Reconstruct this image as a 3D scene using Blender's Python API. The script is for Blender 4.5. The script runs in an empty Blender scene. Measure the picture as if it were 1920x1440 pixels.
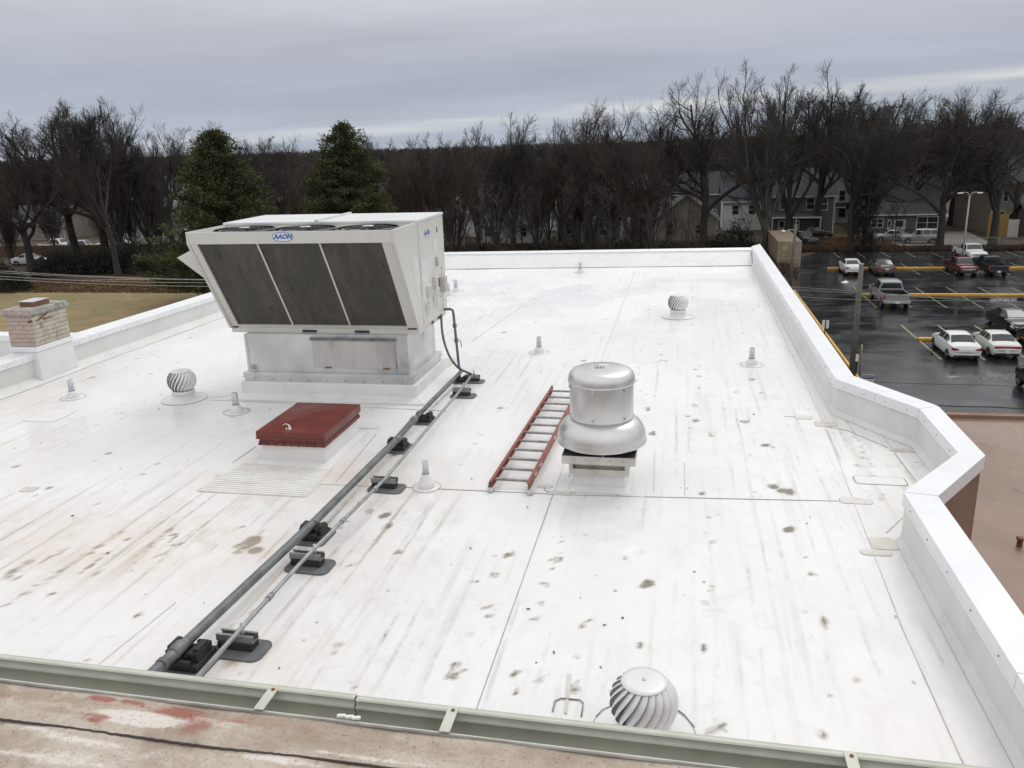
import bpy, bmesh, math, random
import numpy as np
from mathutils import Vector, Matrix
PI = math.pi; R = math.radians
random.seed(7); rng = np.random.default_rng(7)
sc = bpy.context.scene; col = sc.collection

# ------------------------------------------------------------ camera, sky, sun, exposure
FPX = 1540.; CAMH = 3.55
_p, _y, _r = R(16.36), R(11.7), R(1.9)
_f = np.array([-math.sin(_y)*math.cos(_p), math.cos(_y)*math.cos(_p), -math.sin(_p)])
_r0 = np.array([math.cos(_y), math.sin(_y), 0.]); _u0 = np.cross(_r0, _f)
_R = _r0*math.cos(_r) - _u0*math.sin(_r); _U = _u0*math.cos(_r) + _r0*math.sin(_r)
cd = bpy.data.cameras.new('camera'); cam = bpy.data.objects.new('camera', cd); col.objects.link(cam)
cd.sensor_width = 36; cd.lens = FPX*36/1920; cd.clip_start = .05; cd.clip_end = 6000
cam.matrix_world = Matrix(((_R[0], _U[0], -_f[0], 0), (_R[1], _U[1], -_f[1], 0), (_R[2], _U[2], -_f[2], CAMH), (0, 0, 0, 1)))
sc.camera = cam
def at(x, y, z=0.):            # a pixel of the photograph on the level plane z
    d = _f*FPX + _R*(x-960) - _U*(y-720); t = (z-CAMH)/d[2]
    return Vector((d[0]*t, d[1]*t, z))
def aty(x, y, Y):              # a pixel on the upright plane y = Y
    d = _f*FPX + _R*(x-960) - _U*(y-720); t = Y/d[1]
    return Vector((d[0]*t, Y, CAMH+d[2]*t))
def ztop(x, y, py):            # height of a thing standing at x, y whose top shows at row py
    lo, hi = -12., 40.
    for _ in range(40):
        m = (lo+hi)/2; v = np.array([x, y, m-CAMH])
        q = 720 - FPX*(v@_U)/(v@_f)
        if q > py: lo = m
        else: hi = m
    return m

SUN_EL, SUN_AZ = 52, 25        # azimuth from +Y towards +X
w = bpy.data.worlds.new('World'); sc.world = w; w.use_nodes = True
nt = w.node_tree; nt.nodes.clear(); N = nt.nodes.new; L = nt.links.new
def wm(op, a, b=None, c=None):
    n = N('ShaderNodeMath'); n.operation = op
    for i, v in enumerate((a, b, c)):
        if v is None: continue
        if isinstance(v, (int, float)): n.inputs[i].default_value = v
        else: L(v, n.inputs[i])
    return n.outputs[0]
out = N('ShaderNodeOutputWorld'); bg = N('ShaderNodeBackground'); tc = N('ShaderNodeTexCoord')
sep = N('ShaderNodeSeparateXYZ'); L(tc.outputs['Generated'], sep.inputs[0])
sx, sy, sz = sep.outputs
el = wm('MAXIMUM', sz, 0.)
azt = wm('ARCTAN2', sx, sy)
# cloud layer coordinates: streets of cloud seen under a flat ceiling
den = wm('ADD', el, .11)
cx = wm('DIVIDE', sx, den); cy = wm('DIVIDE', sy, den)
cmb = N('ShaderNodeCombineXYZ'); L(wm('MULTIPLY', cx, .5), cmb.inputs[0]); L(cy, cmb.inputs[1])
n1 = N('ShaderNodeTexNoise'); n1.inputs['Scale'].default_value = .55; n1.inputs['Detail'].default_value = 6; n1.inputs['Roughness'].default_value = .55
L(cmb.outputs[0], n1.inputs['Vector'])
n2 = N('ShaderNodeTexNoise'); n2.inputs['Scale'].default_value = 1.6; n2.inputs['Detail'].default_value = 8; n2.inputs['Distortion'].default_value = .6
L(cmb.outputs[0], n2.inputs['Vector'])
ramp = N('ShaderNodeValToRGB'); e = ramp.color_ramp; e.interpolation = 'B_SPLINE'
stops = [(0, (.43, .49, .58)), (.03, (.46, .51, .59)), (.06, (.39, .42, .51)), (.10, (.44, .465, .545)), (.17, (.63, .645, .685)), (.26, (.79, .795, .81)), (.45, (.87, .875, .885)), (.7, (1.02, 1.02, 1.03)), (1, (1.15, 1.145, 1.14))]
while len(e.elements) < len(stops): e.elements.new(.5)
for s, (p, c) in zip(e.elements, stops): s.position = p; s.color = (*c, 1)
L(el, ramp.inputs[0])
mr = N('ShaderNodeMapRange'); mr.inputs[1].default_value = .34; mr.inputs[2].default_value = .68; mr.inputs[3].default_value = .86; mr.inputs[4].default_value = 1.12
L(wm('ADD', wm('MULTIPLY', n1.outputs[0], .8), wm('MULTIPLY', n2.outputs[0], .2)), mr.inputs[0])
mul = N('ShaderNodeVectorMath'); mul.operation = 'SCALE'; L(ramp.outputs[0], mul.inputs[0]); L(mr.outputs[0], mul.inputs['Scale'])
# the low break in the cloud deck, a pale band rising towards the right
bc = N('ShaderNodeCombineXYZ'); L(wm('MULTIPLY', azt, 2.2), bc.inputs[0]); L(wm('MULTIPLY', el, 34.), bc.inputs[1])
n3 = N('ShaderNodeTexNoise'); n3.inputs['Scale'].default_value = 1.3; n3.inputs['Detail'].default_value = 7; n3.inputs['Distortion'].default_value = .5; L(bc.outputs[0], n3.inputs['Vector'])
line = wm('ADD', wm('MULTIPLY', azt, .05), .036)
line = wm('ADD', line, wm('MULTIPLY', wm('SUBTRACT', n3.outputs[0], .5), .02))
dist = wm('ABSOLUTE', wm('SUBTRACT', el, line))
band = N('ShaderNodeMapRange'); band.interpolation_type = 'SMOOTHSTEP'; band.inputs[1].default_value = .002; band.inputs[2].default_value = .011; band.inputs[3].default_value = 1; band.inputs[4].default_value = 0
L(dist, band.inputs[0])
pat = N('ShaderNodeMapRange'); pat.interpolation_type = 'SMOOTHSTEP'; pat.inputs[1].default_value = .46; pat.inputs[2].default_value = .60; L(n3.outputs[0], pat.inputs[0])
azm = N('ShaderNodeMapRange'); azm.inputs[1].default_value = -.5; azm.inputs[2].default_value = .3; azm.inputs[3].default_value = .25; azm.inputs[4].default_value = 1.0; L(azt, azm.inputs[0])
fac = wm('MULTIPLY', wm('MULTIPLY', band.outputs[0], wm('ADD', wm('MULTIPLY', pat.outputs[0], .7), .3)), azm.outputs[0])
mx = N('ShaderNodeMix'); mx.data_type = 'RGBA'; L(fac, mx.inputs[0]); L(mul.outputs[0], mx.inputs[6]); mx.inputs[7].default_value = (.80, .80, .77, 1)
sky = N('ShaderNodeTexSky'); sky.sky_type = 'NISHITA'; sky.sun_disc = False; sky.sun_elevation = R(SUN_EL); sky.sun_rotation = R(SUN_AZ)
skm = N('ShaderNodeVectorMath'); skm.operation = 'SCALE'; L(sky.outputs[0], skm.inputs[0]); skm.inputs['Scale'].default_value = .004
ad = N('ShaderNodeVectorMath'); ad.operation = 'ADD'; L(mx.outputs[2], ad.inputs[0]); L(skm.outputs[0], ad.inputs[1])
L(ad.outputs[0], bg.inputs[0]); bg.inputs[1].default_value = 1.0; L(bg.outputs[0], out.inputs[0])
sd = bpy.data.lights.new('sun', 'SUN'); sd.energy = .85; sd.angle = R(28); sd.color = (1, .975, .94)
so = bpy.data.objects.new('sun', sd); col.objects.link(so)
sv = Vector((math.sin(R(SUN_AZ))*math.cos(R(SUN_EL)), math.cos(R(SUN_AZ))*math.cos(R(SUN_EL)), math.sin(R(SUN_EL))))
so.rotation_euler = sv.to_track_quat('Z', 'Y').to_euler()
sc.view_settings.view_transform = 'Standard'; sc.view_settings.look = 'None'; sc.view_settings.exposure = 0; sc.view_settings.gamma = 1; sc.view_settings.use_curve_mapping = False
sc.render.engine = 'CYCLES'; sc.cycles.max_bounces = 6; sc.cycles.diffuse_bounces = 3; sc.cycles.transparent_max_bounces = 6

# ------------------------------------------------------------ materials
class NB:
    def __init__(s, m): s.t = m.node_tree; s.tc = None
    def n(s, k, **kw):
        x = s.t.nodes.new(k)
        for a, b in kw.items(): setattr(x, a, b)
        return x
    def l(s, a, b): s.t.links.new(a, b)
    def obj(s):
        if not s.tc: s.tc = s.n('ShaderNodeTexCoord')
        return s.tc.outputs['Object']
    def scale(s, v, sc3, loc=(0, 0, 0)):
        m = s.n('ShaderNodeMapping'); m.inputs['Scale'].default_value = sc3; m.inputs['Location'].default_value = loc; s.l(v, m.inputs[0]); return m.outputs[0]
    def noise(s, v, sc=1, det=4, rough=.5, dist=0):
        x = s.n('ShaderNodeTexNoise'); x.inputs['Scale'].default_value = sc; x.inputs['Detail'].default_value = det; x.inputs['Roughness'].default_value = rough; x.inputs['Distortion'].default_value = dist
        s.l(v, x.inputs['Vector']); return x.outputs[0]
    def math(s, op, a, b=None, clamp=False):
        x = s.n('ShaderNodeMath', operation=op); x.use_clamp = clamp
        for i, v in enumerate((a, b)):
            if v is None: continue
            if isinstance(v, (int, float)): x.inputs[i].default_value = v
            else: s.l(v, x.inputs[i])
        return x.outputs[0]
    def rng(s, v, a, b, c=0., d=1.):
        x = s.n('ShaderNodeMapRange', interpolation_type='SMOOTHSTEP')
        for i, k in enumerate((a, b, c, d)): x.inputs[i+1].default_value = k
        s.l(v, x.inputs[0]); return x.outputs[0]
    def mix(s, f, a, b):
        x = s.n('ShaderNodeMix', data_type='RGBA')
        for i, v in ((0, f), (6, a), (7, b)):
            if isinstance(v, (int, float)): x.inputs[i].default_value = v
            elif isinstance(v, tuple): x.inputs[i].default_value = (*v, 1) if len(v) == 3 else v
            else: s.l(v, x.inputs[i])
        return x.outputs[2]
    def bump(s, h, st=.3, d=.01):
        x = s.n('ShaderNodeBump'); x.inputs['Strength'].default_value = st; x.inputs['Distance'].default_value = d; s.l(h, x.inputs['Height']); return x.outputs[0]
def newmat(name):
    m = bpy.data.materials.new(name); m.use_nodes = True
    return m, NB(m), m.node_tree.nodes['Principled BSDF']
def mat(name, c, rough=.6, metal=0, var=.18, vs=3., dirt=None, df=.35, ds=1.2, bump=0, bs=40, spec=.5, stretch=(1, 1, 1), rvar=.0):
    m, b, p = newmat(name)
    v = b.scale(b.obj(), stretch)
    n = b.noise(v, vs, 5, .6)
    dk = tuple(x*(1-var) for x in c); lt = tuple(min(1, x*(1+var)) for x in c)
    cc = b.mix(b.rng(n, .3, .7), dk, lt)
    if dirt:
        d = b.noise(b.scale(v, (1, 1, .5), (3, 7, 1)), ds, 6, .65)
        cc = b.mix(b.rng(d, .5, .75, 0, df), cc, dirt)
    b.l(cc, p.inputs['Base Color'])
    if rvar: b.l(b.rng(b.noise(v, vs*.7, 4), .3, .7, max(.02, rough-rvar), rough+rvar), p.inputs['Roughness'])
    else: p.inputs['Roughness'].default_value = rough
    p.inputs['Metallic'].default_value = metal; p.inputs['Specular IOR Level'].default_value = spec
    if bump: b.l(b.bump(b.noise(v, bs, 4, .6), bump, .01), p.inputs['Normal'])
    return m
M = {}
M['coping'] = mat('coping_metal', (.84, .85, .87), .33, 0, .035, 1.5, (.6, .6, .62), .25, 3, .05, 3)
M['membrane'] = mat('membrane_wall', (.74, .74, .72), .5, 0, .05, 1.2, (.55, .52, .46), .35, 1.5, .08, 4)
M['tpo'] = mat('membrane_flashing', (.80, .80, .79), .4, 0, .03, 2, (.58, .53, .46), .3, 3, .05, 6)
M['patch'] = mat('patch_membrane', (.70, .68, .64), .5, 0, .06, 6, (.45, .40, .34), .6, 5)
M['patchwarm'] = mat('patch_membrane_stained', (.66, .62, .56), .5, 0, .10, 6, (.42, .35, .28), .7, 5)
M['seam'] = mat('seam_dirt', (.30, .29, .27), .7, 0, .3, 6)
M['seamlight'] = mat('seam_edge', (.50, .49, .46), .6, 0, .3, 4, (.75, .74, .72), .9, 3)
M['brick_brown'] = mat('brown_painted_brick', (.26, .155, .115), .8, 0, .12, 3, (.12, .08, .06), .4, 1.2, .3, 12)
M['cab'] = mat('cabinet_paint', (.66, .65, .60), .42, 0, .03, 2, (.50, .44, .34), .30, 2.2)
M['cabtop'] = mat('cabinet_top', (.74, .75, .75), .4, 0, .03, 2, (.5, .48, .44), .25, 2)
M['cabfade'] = mat('cabinet_washed_paint', (.72, .71, .68), .5, 0, .05, 4)
M['galv'] = mat('galvanised_sheet', (.66, .67, .67), .40, .7, .10, 2.6, (.34, .36, .41), .8, 2.6, .04, 5, rvar=.1)
M['alu'] = mat('spun_aluminium', (.68, .68, .67), .36, .85, .08, 2.5, (.50, .48, .45), .35, 3, rvar=.07, stretch=(1, 1, .6))
M['aludull'] = mat('dull_aluminium', (.60, .58, .54), .5, .6, .12, 4, (.4, .34, .27), .5, 5)
M['darkm'] = mat('dark_metal', (.05, .05, .053), .5, .3, .3, 6)
M['fan'] = mat('fan_guard_dark', (.045, .05, .06), .4, .3, .2, 6)
M['black'] = mat('black_rubber', (.022, .022, .024), .65, 0, .3, 9, (.09, .085, .08), .4, 8, .2, 30)
M['pad'] = mat('grey_rubber_pad', (.12, .125, .13), .6, 0, .2, 8, (.22, .2, .18), .5, 6)
M['strut'] = mat('galvanised_strut', (.30, .31, .31), .5, .6, .2, 8)
M['pipe'] = mat('grey_painted_pipe', (.16, .17, .175), .5, .2, .25, 7, (.09, .10, .10), .7, 4)
M['conduit'] = mat('galvanised_conduit', (.34, .355, .36), .45, .6, .16, 6, (.18, .2, .2), .4, 5)
M['red'] = mat('red_steel', (.17, .036, .027), .32, .0, .12, 3.5, (.12, .025, .02), .6, 2.5, .08, 14, rvar=.1)
M['red2'] = mat('red_steel_side', (.17, .045, .04), .5, .0, .2, 8, (.10, .035, .03), .6, 4)
M['rail'] = mat('orange_fibreglass', (.26, .065, .045), .5, 0, .2, 5, (.45, .30, .26), .55, 9)
M['rung'] = mat('ladder_aluminium', (.33, .32, .30), .5, .4, .25, 12, (.15, .12, .09), .7, 9)
M['turb'] = mat('turbine_white', (.76, .77, .78), .38, .15, .04, 5, (.55, .55, .54), .25, 4)
M['turbin'] = mat('turbine_shade', (.03, .03, .033), .7)  # near-black, stands for the shade inside the turbine heads
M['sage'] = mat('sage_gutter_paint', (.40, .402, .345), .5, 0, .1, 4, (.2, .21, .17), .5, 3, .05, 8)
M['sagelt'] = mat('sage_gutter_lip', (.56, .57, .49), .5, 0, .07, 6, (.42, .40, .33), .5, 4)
M['blue'] = mat('logo_blue', (.05, .16, .50), .5, 0, .05)
M['white'] = mat('white_paint', (.78, .78, .76), .5, 0, .05)
M['yellow'] = mat('yellow_kerb_paint', (.62, .36, .05), .55, 0, .13, 1.5, (.30, .2, .08), .4, 1)
M['line'] = mat('yellow_line_paint', (.30, .27, .135), .4, 0, .3, 2, (.04, .04, .038), .95, 1.6)
M['pole'] = mat('weathered_pole', (.155, .145, .125), .85, 0, .2, 2, stretch=(4, 4, .4), bump=.4, bs=20)
M['steelpole'] = mat('painted_steel_pole', (.42, .40, .37), .55, 0, .1, 2)
M['wire'] = mat('cable_dark', (.035, .035, .035), .6)
M['wirelt'] = mat('cable_light', (.42, .42, .41), .6)
M['contain'] = mat('container_tan', (.33, .26, .185), .6, 0, .12, 1, (.17, .11, .07), .5, .8)
M['chim_pink'] = mat('chimney_pink', (.47, .37, .325), .75, 0, .1, 5, (.38, .29, .25), .6, 3, .2, 16)
M['chim_cream'] = mat('chimney_cream', (.50, .46, .38), .8, 0, .16, 6, (.26, .21, .14), .9, 5, .3, 16)
M['chim_cap'] = mat('chimney_cap', (.34, .33, .30), .85, 0, .35, 16, (.10, .10, .09), .9, 9, .5, 24)
M['chim_cap_pink'] = mat('chimney_cap_pink', (.44, .34, .30), .85, 0, .2, 12, (.2, .16, .14), .8, 9, .4, 24)
M['clay'] = mat('clay_flue', (.21, .10, .065), .75, 0, .2, 9, (.12, .07, .05), .5, 6)
M['glass'] = mat('dark_window_glass', (.03, .035, .04), .08, 0, .2, 2)
M['carglass'] = mat('car_glass', (.02, .026, .028), .06, 0, .1, 2, spec=.8)
M['tyre'] = mat('tyre', (.012, .012, .013), .7)
M['rim'] = mat('wheel_rim', (.35, .36, .37), .35, .8)
M['tail'] = mat('tail_lamp', (.35, .015, .02), .2)
M['head'] = mat('head_lamp', (.62, .64, .66), .15)
M['chrome'] = mat('bumper_chrome', (.55, .56, .57), .25, .85)
M['darkline'] = mat('dark_lap_sealant', (.055, .042, .042), .7, 0, .3, 30)
M['trim'] = mat('black_trim', (.02, .02, .022), .5)
M['bark'] = mat('bark', (.048, .042, .036), .9, 0, .3, .8, stretch=(1, 1, .3), bump=.5, bs=6)
M['barkpale'] = mat('bark_pale', (.085, .078, .06), .9, 0, .3, .8, (.06, .07, .04), .6, .6, stretch=(1, 1, .3), bump=.5, bs=6)
M['twig'] = mat('twigs_grey', (.056, .048, .042), .9, 0, .3, .25)
M['twigred'] = mat('twigs_reddish', (.080, .056, .044), .9, 0, .35, .25)
M['twiggrey'] = mat('twigs_pale', (.075, .068, .058), .9, 0, .3, .25)
M['green'] = mat('cedar_foliage', (.080, .092, .042), .9, 0, .45, .7, (.070, .052, .025), .7, .35, spec=.2)
M['hedge'] = mat('hedge_foliage', (.022, .028, .016), .85, 0, .4, .8)
M['ivy'] = mat('ivy_leaves', (.012, .017, .010), .8, 0, .4, 1)
M['fence'] = mat('brown_boards', (.115, .068, .042), .85, 0, .2, .6, stretch=(3, 3, .4))
M['yfence'] = mat('yellow_boards', (.33, .215, .065), .8, 0, .15, .6, stretch=(3, 3, .4))
M['concrete'] = mat('concrete', (.30, .29, .27), .7, 0, .15, .5)
M['reg'] = mat('pipe_cast', (.58, .59, .61), .42, .4, .15, 8)
M['shingle'] = mat('shingles_grey', (.060, .060, .062), .85, 0, .2, 2)
M['shingle2'] = mat('shingles_slate', (.040, .044, .054), .85, 0, .2, 2)
M['rust'] = mat('rust_mark', (.20, .09, .05), .8, 0, .3, 20)
def siding(name, c):
    return mat(name, c, .75, 0, .07, .6, tuple(x*.6 for x in c), .35, .4)
M['s_grey'] = siding('siding_grey', (.135, .135, .13)); M['s_bgrey'] = siding('siding_blue_grey', (.125, .125, .122)); M['s_beige'] = siding('siding_beige', (.27, .245, .21))
M['s_white'] = siding('siding_white', (.68, .69, .70)); M['s_cream'] = siding('siding_cream', (.36, .335, .27)); M['s_green'] = siding('siding_green', (.20, .23, .215))
M['trimw'] = mat('white_trim', (.58, .58, .57), .6)
def paint(name, c, metal=0., rough=.22): return mat(name, c, rough, metal, .04, .6, tuple(x*.6 for x in c), .2, .8, spec=.6)
M['p_white'] = paint('car_white', (.74, .75, .76)); M['p_cream'] = paint('car_offwhite', (.68, .68, .64)); M['p_grey'] = paint('car_grey_green', (.10, .105, .095), .3)
M['p_silver'] = paint('car_silver', (.34, .35, .36), .35); M['p_red'] = paint('car_red', (.09, .012, .014), .1); M['p_dark'] = paint('car_dark_blue', (.02, .026, .034), .1)
M['p_black'] = paint('car_black', (.010, .010, .011)); M['p_slate'] = paint('car_slate', (.045, .05, .06), .3)

# white roof membrane: lap streaks, dashes of dirt along the deck ribs, specks, painted-on map of stains and reflections with broken edges
def roof_material():
    m, b, p = newmat('white_roof_membrane')
    o = b.obj(); sx = b.n('ShaderNodeSeparateXYZ'); b.l(o, sx.inputs[0]); X, Y = sx.outputs[0], sx.outputs[1]
    at_ = b.n('ShaderNodeAttribute', attribute_name='stain'); sc_ = b.n('ShaderNodeSeparateColor'); b.l(at_.outputs['Color'], sc_.inputs[0])
    D, S, W = sc_.outputs[0], sc_.outputs[1], sc_.outputs[2]      # dark spots, streak strength, warm tint with some painted reflections
    big = b.noise(o, .45, 5, .6); fine = b.noise(o, 9, 6, .65, .4); fin2 = b.noise(o, 28, 4, .6)
    st = b.noise(b.scale(o, (7.5, .42, 1)), 1, 5, .62, .3)
    c = b.mix(b.rng(big, .35, .65), (.85, .853, .858), (.805, .806, .805))
    c = b.mix(b.math('MULTIPLY', b.rng(st, .50, .72), b.math('ADD', b.math('MULTIPLY', S, .80), .0), True), c, (.42, .365, .29))
    mott = b.noise(b.scale(o, (1, .6, 1), (4, 2, 0)), 3.2, 7, .7, .8)
    c = b.mix(b.math('MULTIPLY', b.rng(mott, .46, .72), b.math('ADD', b.math('MULTIPLY', S, .4), .10)), c, (.55, .51, .45))
    # ribs of the deck, 153 mm apart
    fr = b.math('FRACT', b.math('ADD', b.math('DIVIDE', X, .153), b.math('MULTIPLY', b.noise(b.scale(o, (.8, .35, 1)), 1, 2), .6)))
    rib = b.rng(b.math('ABSOLUTE', b.math('SUBTRACT', fr, .5)), .02, .20, 1, 0)
    dash = b.math('ADD', b.math('MULTIPLY', b.noise(b.scale(o, (6.5, .45, 1), (9, 1, 0)), 1, 2, .5), .62), b.math('MULTIPLY', b.noise(b.scale(o, (9, 5, 1), (2, 1, 0)), 1, 4, .7), .38))
    c = b.mix(b.math('MULTIPLY', b.math('MULTIPLY', rib, b.rng(dash, .48, .64)), b.math('ADD', b.math('MULTIPLY', S, .75), b.rng(b.noise(b.scale(o, (.9, .5, 1), (7, 7, 0)), .8, 3), .46, .62, .02, .34)), True), c, (.36, .32, .265))
    gm = b.noise(b.scale(o, (1, .75, 1), (11, 5, 0)), 7, 8, .72, 1.2); c = b.mix(b.math('MULTIPLY', b.rng(gm, .52, .70), b.rng(b.noise(o, .5, 3), .4, .6, .08, .42)), c, (.60, .585, .56))
    # small specks
    vo = b.n('ShaderNodeTexVoronoi'); vo.inputs['Scale'].default_value = 3.1; b.l(b.scale(o, (1, .8, 1)), vo.inputs['Vector'])
    sp = b.math('MULTIPLY', b.rng(b.math('ADD', vo.outputs['Distance'], b.math('MULTIPLY', fin2, .05)), .055, .095, 1, 0), b.rng(b.noise(o, 1.1, 2), .44, .54))
    c = b.mix(b.math('MULTIPLY', sp, .6), c, (.22, .19, .15))
    vo2 = b.n('ShaderNodeTexVoronoi'); vo2.inputs['Scale'].default_value = 1.9; b.l(b.scale(o, (1, .9, 1), (5, 3, 0)), vo2.inputs['Vector'])
    ring = b.math('MULTIPLY', b.rng(b.math('ADD', vo2.outputs['Distance'], b.math('MULTIPLY', fine, .06)), .07, .10, 1, 0), b.rng(b.noise(o, .9, 2), .45, .55))
    c = b.mix(b.math('MULTIPLY', ring, b.rng(fin2, .3, .6, .1, .45)), c, (.38, .33, .26))
    # painted stains, then warm tint including painted reflections
    d = b.math('ADD', D, b.math('MULTIPLY', b.math('SUBTRACT', fine, .5), .55))
    c = b.mix(b.rng(d, .22, .5, 0, .55), c, (.48, .43, .355))
    c = b.mix(b.rng(b.math('ADD', d, b.math('MULTIPLY', b.math('SUBTRACT', fin2, .5), .6)), .42, .74, 0, .9), c, (.17, .15, .115))
    c = b.mix(b.math('MULTIPLY', W, b.rng(b.noise(o, 2.0, 6, .65), .3, .7, .25, .85)), c, (.66, .55, .45))
    b.l(c, p.inputs['Base Color'])
    b.l(b.rng(b.noise(b.scale(o, (1, .7, 1), (2, 2, 0)), .55, 5, .6), .38, .60, .09, .44), p.inputs['Roughness'])
    h = b.math('ADD', b.noise(b.scale(o, (3, .6, 1)), 1, 4, .6), b.math('MULTIPLY', b.rng(vo2.outputs['Distance'], .0, .12, 1, 0), .5))
    b.l(b.bump(h, .16, .02), p.inputs['Normal'])
    return m
M['roof'] = roof_material()
def upper_roof_material():
    m, b, p = newmat('weathered_upper_membrane'); o = b.obj()
    a = b.n('ShaderNodeAttribute', attribute_name='stain'); s = b.n('ShaderNodeSeparateColor'); b.l(a.outputs['Color'], s.inputs[0])
    n = b.noise(o, 2.6, 7, .68, .5); f = b.noise(b.scale(o, (1, 1.6, 1)), 16, 8, .78, .6); g = b.noise(o, 75, 4, .7)
    c = b.mix(b.rng(n, .32, .68), (.54, .48, .405), (.33, .255, .195))
    c = b.mix(b.rng(f, .45, .75, 0, .5), c, (.35, .27, .21))
    r = b.math('ADD', s.outputs[0], b.math('MULTIPLY', b.math('SUBTRACT', f, .5), .9))
    c = b.mix(b.rng(b.math('ADD', s.outputs[2], b.math('MULTIPLY', b.math('SUBTRACT', f, .5), .8)), .35, .65, 0, .7), c, (.34, .235, .17))
    c = b.mix(b.rng(b.math('ADD', s.outputs[1], b.math('MULTIPLY', b.math('SUBTRACT', f, .5), .8)), .42, .62, 0, .8), c, (.74, .69, .64))
    c = b.mix(b.rng(r, .42, .68, 0, .85), c, (.30, .085, .06))
    c = b.mix(b.math('MULTIPLY', b.rng(g, .54, .68), .6), c, (.17, .13, .10))
    b.l(c, p.inputs['Base Color']); p.inputs['Roughness'].default_value = .6
    b.l(b.bump(b.math('ADD', f, g), .3, .006), p.inputs['Normal']); return m
M['uroof'] = upper_roof_material()
def asphalt_material():
    m, b, p = newmat('wet_asphalt'); o = b.obj()
    n = b.noise(o, .35, 6, .65, .6); f = b.noise(o, 3, 6, .7); g = b.noise(o, 14, 3, .6)
    c = b.mix(b.rng(n, .35, .65), (.012, .013, .015), (.030, .031, .034))
    c = b.mix(b.rng(f, .55, .75, 0, .5), c, (.045, .043, .042))
    pud = b.noise(b.scale(o, (.55, 1.2, 1), (3, 9, 0)), .30, 6, .62, .8)
    k = b.rng(pud, .585, .63)
    c = b.mix(k, c, (.015, .015, .017)); b.l(c, p.inputs['Base Color'])
    r = b.rng(b.noise(b.scale(o, (.7, 1.3, 1)), .45, 6, .65), .35, .65, .07, .30)
    b.l(b.math('MULTIPLY', r, b.rng(k, 0, 1, 1, .12)), p.inputs['Roughness'])
    hs = b.math('MULTIPLY', b.math('ADD', g, f), b.math('SUBTRACT', 1, k)); b.l(b.bump(hs, .22, .012), p.inputs['Normal'])
    p.inputs['Specular IOR Level'].default_value = .5; return m
M['asphalt'] = asphalt_material()
def ground_material(name, a, b_, c_, s=.3):
    m, b, p = newmat(name); o = b.obj()
    n = b.noise(o, s, 7, .65, .5); f = b.noise(b.scale(o, (1, .6, 1)), s*9, 6, .7)
    c = b.mix(b.rng(n, .38, .62), a, b_); c = b.mix(b.rng(f, .48, .7, 0, .75), c, c_)
    b.l(c, p.inputs['Base Color']); p.inputs['Roughness'].default_value = .9; b.l(b.bump(f, .6, .1), p.inputs['Normal']); return m
M['litter'] = ground_material('leaf_litter', (.055, .042, .028), (.075, .050, .030), (.10, .062, .035), .12)
M['field'] = ground_material('winter_grass', (.31, .215, .11), (.22, .18, .085), (.15, .14, .06), .16)
M['lawn'] = ground_material('lawn_grass', (.10, .10, .04), (.14, .11, .055), (.18, .13, .07), .2)
def brownroof_material():
    m, b, p = newmat('brown_roof_coating'); o = b.obj()
    n = b.noise(o, .7, 5, .6, .3); c = b.mix(b.rng(n, .35, .65), (.235, .15, .105), (.29, .19, .135))
    k = b.noise(b.scale(o, (.7, .35, 1), (1.2, 5, 0)), 1.2, 6, .6, .7); c = b.mix(b.rng(k, .56, .66, 0, .75), c, (.10, .085, .075))
    b.l(c, p.inputs['Base Color']); b.l(b.rng(b.noise(o, .5, 4), .4, .6, .15, .45), p.inputs['Roughness']); return m
M['broof'] = brownroof_material()
def coil_material():
    m, b, p = newmat('condenser_coil'); o = b.obj()
    wv = b.n('ShaderNodeTexWave', bands_direction='Z'); wv.inputs['Scale'].default_value = 16; wv.inputs['Distortion'].default_value = .4; b.l(o, wv.inputs['Vector'])
    n = b.noise(b.scale(o, (3.2, .8, .8)), 1.2, 6, .7, .6); f = b.noise(o, 30, 4, .7)
    k = b.noise(b.scale(o, (2.2, 1.1, .9), (2, 0, 0)), 1.0, 6, .6, 1.4); c = b.mix(b.rng(n, .35, .65), (.055, .047, .040), (.105, .090, .075)); c = b.mix(b.rng(k, .50, .60, 0, .6), c, (.045, .055, .040)); c = b.mix(b.rng(b.noise(b.scale(o, (9, 2, 1.1)), 1, 6, .7, .6), .55, .68, 0, .85), c, (.014, .015, .014))
    c = b.mix(b.math('MULTIPLY', wv.outputs[0], .4), c, (.11, .10, .09)); c = b.mix(b.rng(f, .6, .8, 0, .3), c, (.12, .11, .09))
    b.l(c, p.inputs['Base Color']); p.inputs['Roughness'].default_value = .6; p.inputs['Metallic'].default_value = .2
    b.l(b.bump(wv.outputs[0], .5, .006), p.inputs['Normal']); return m
M['coil'] = coil_material()

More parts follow.
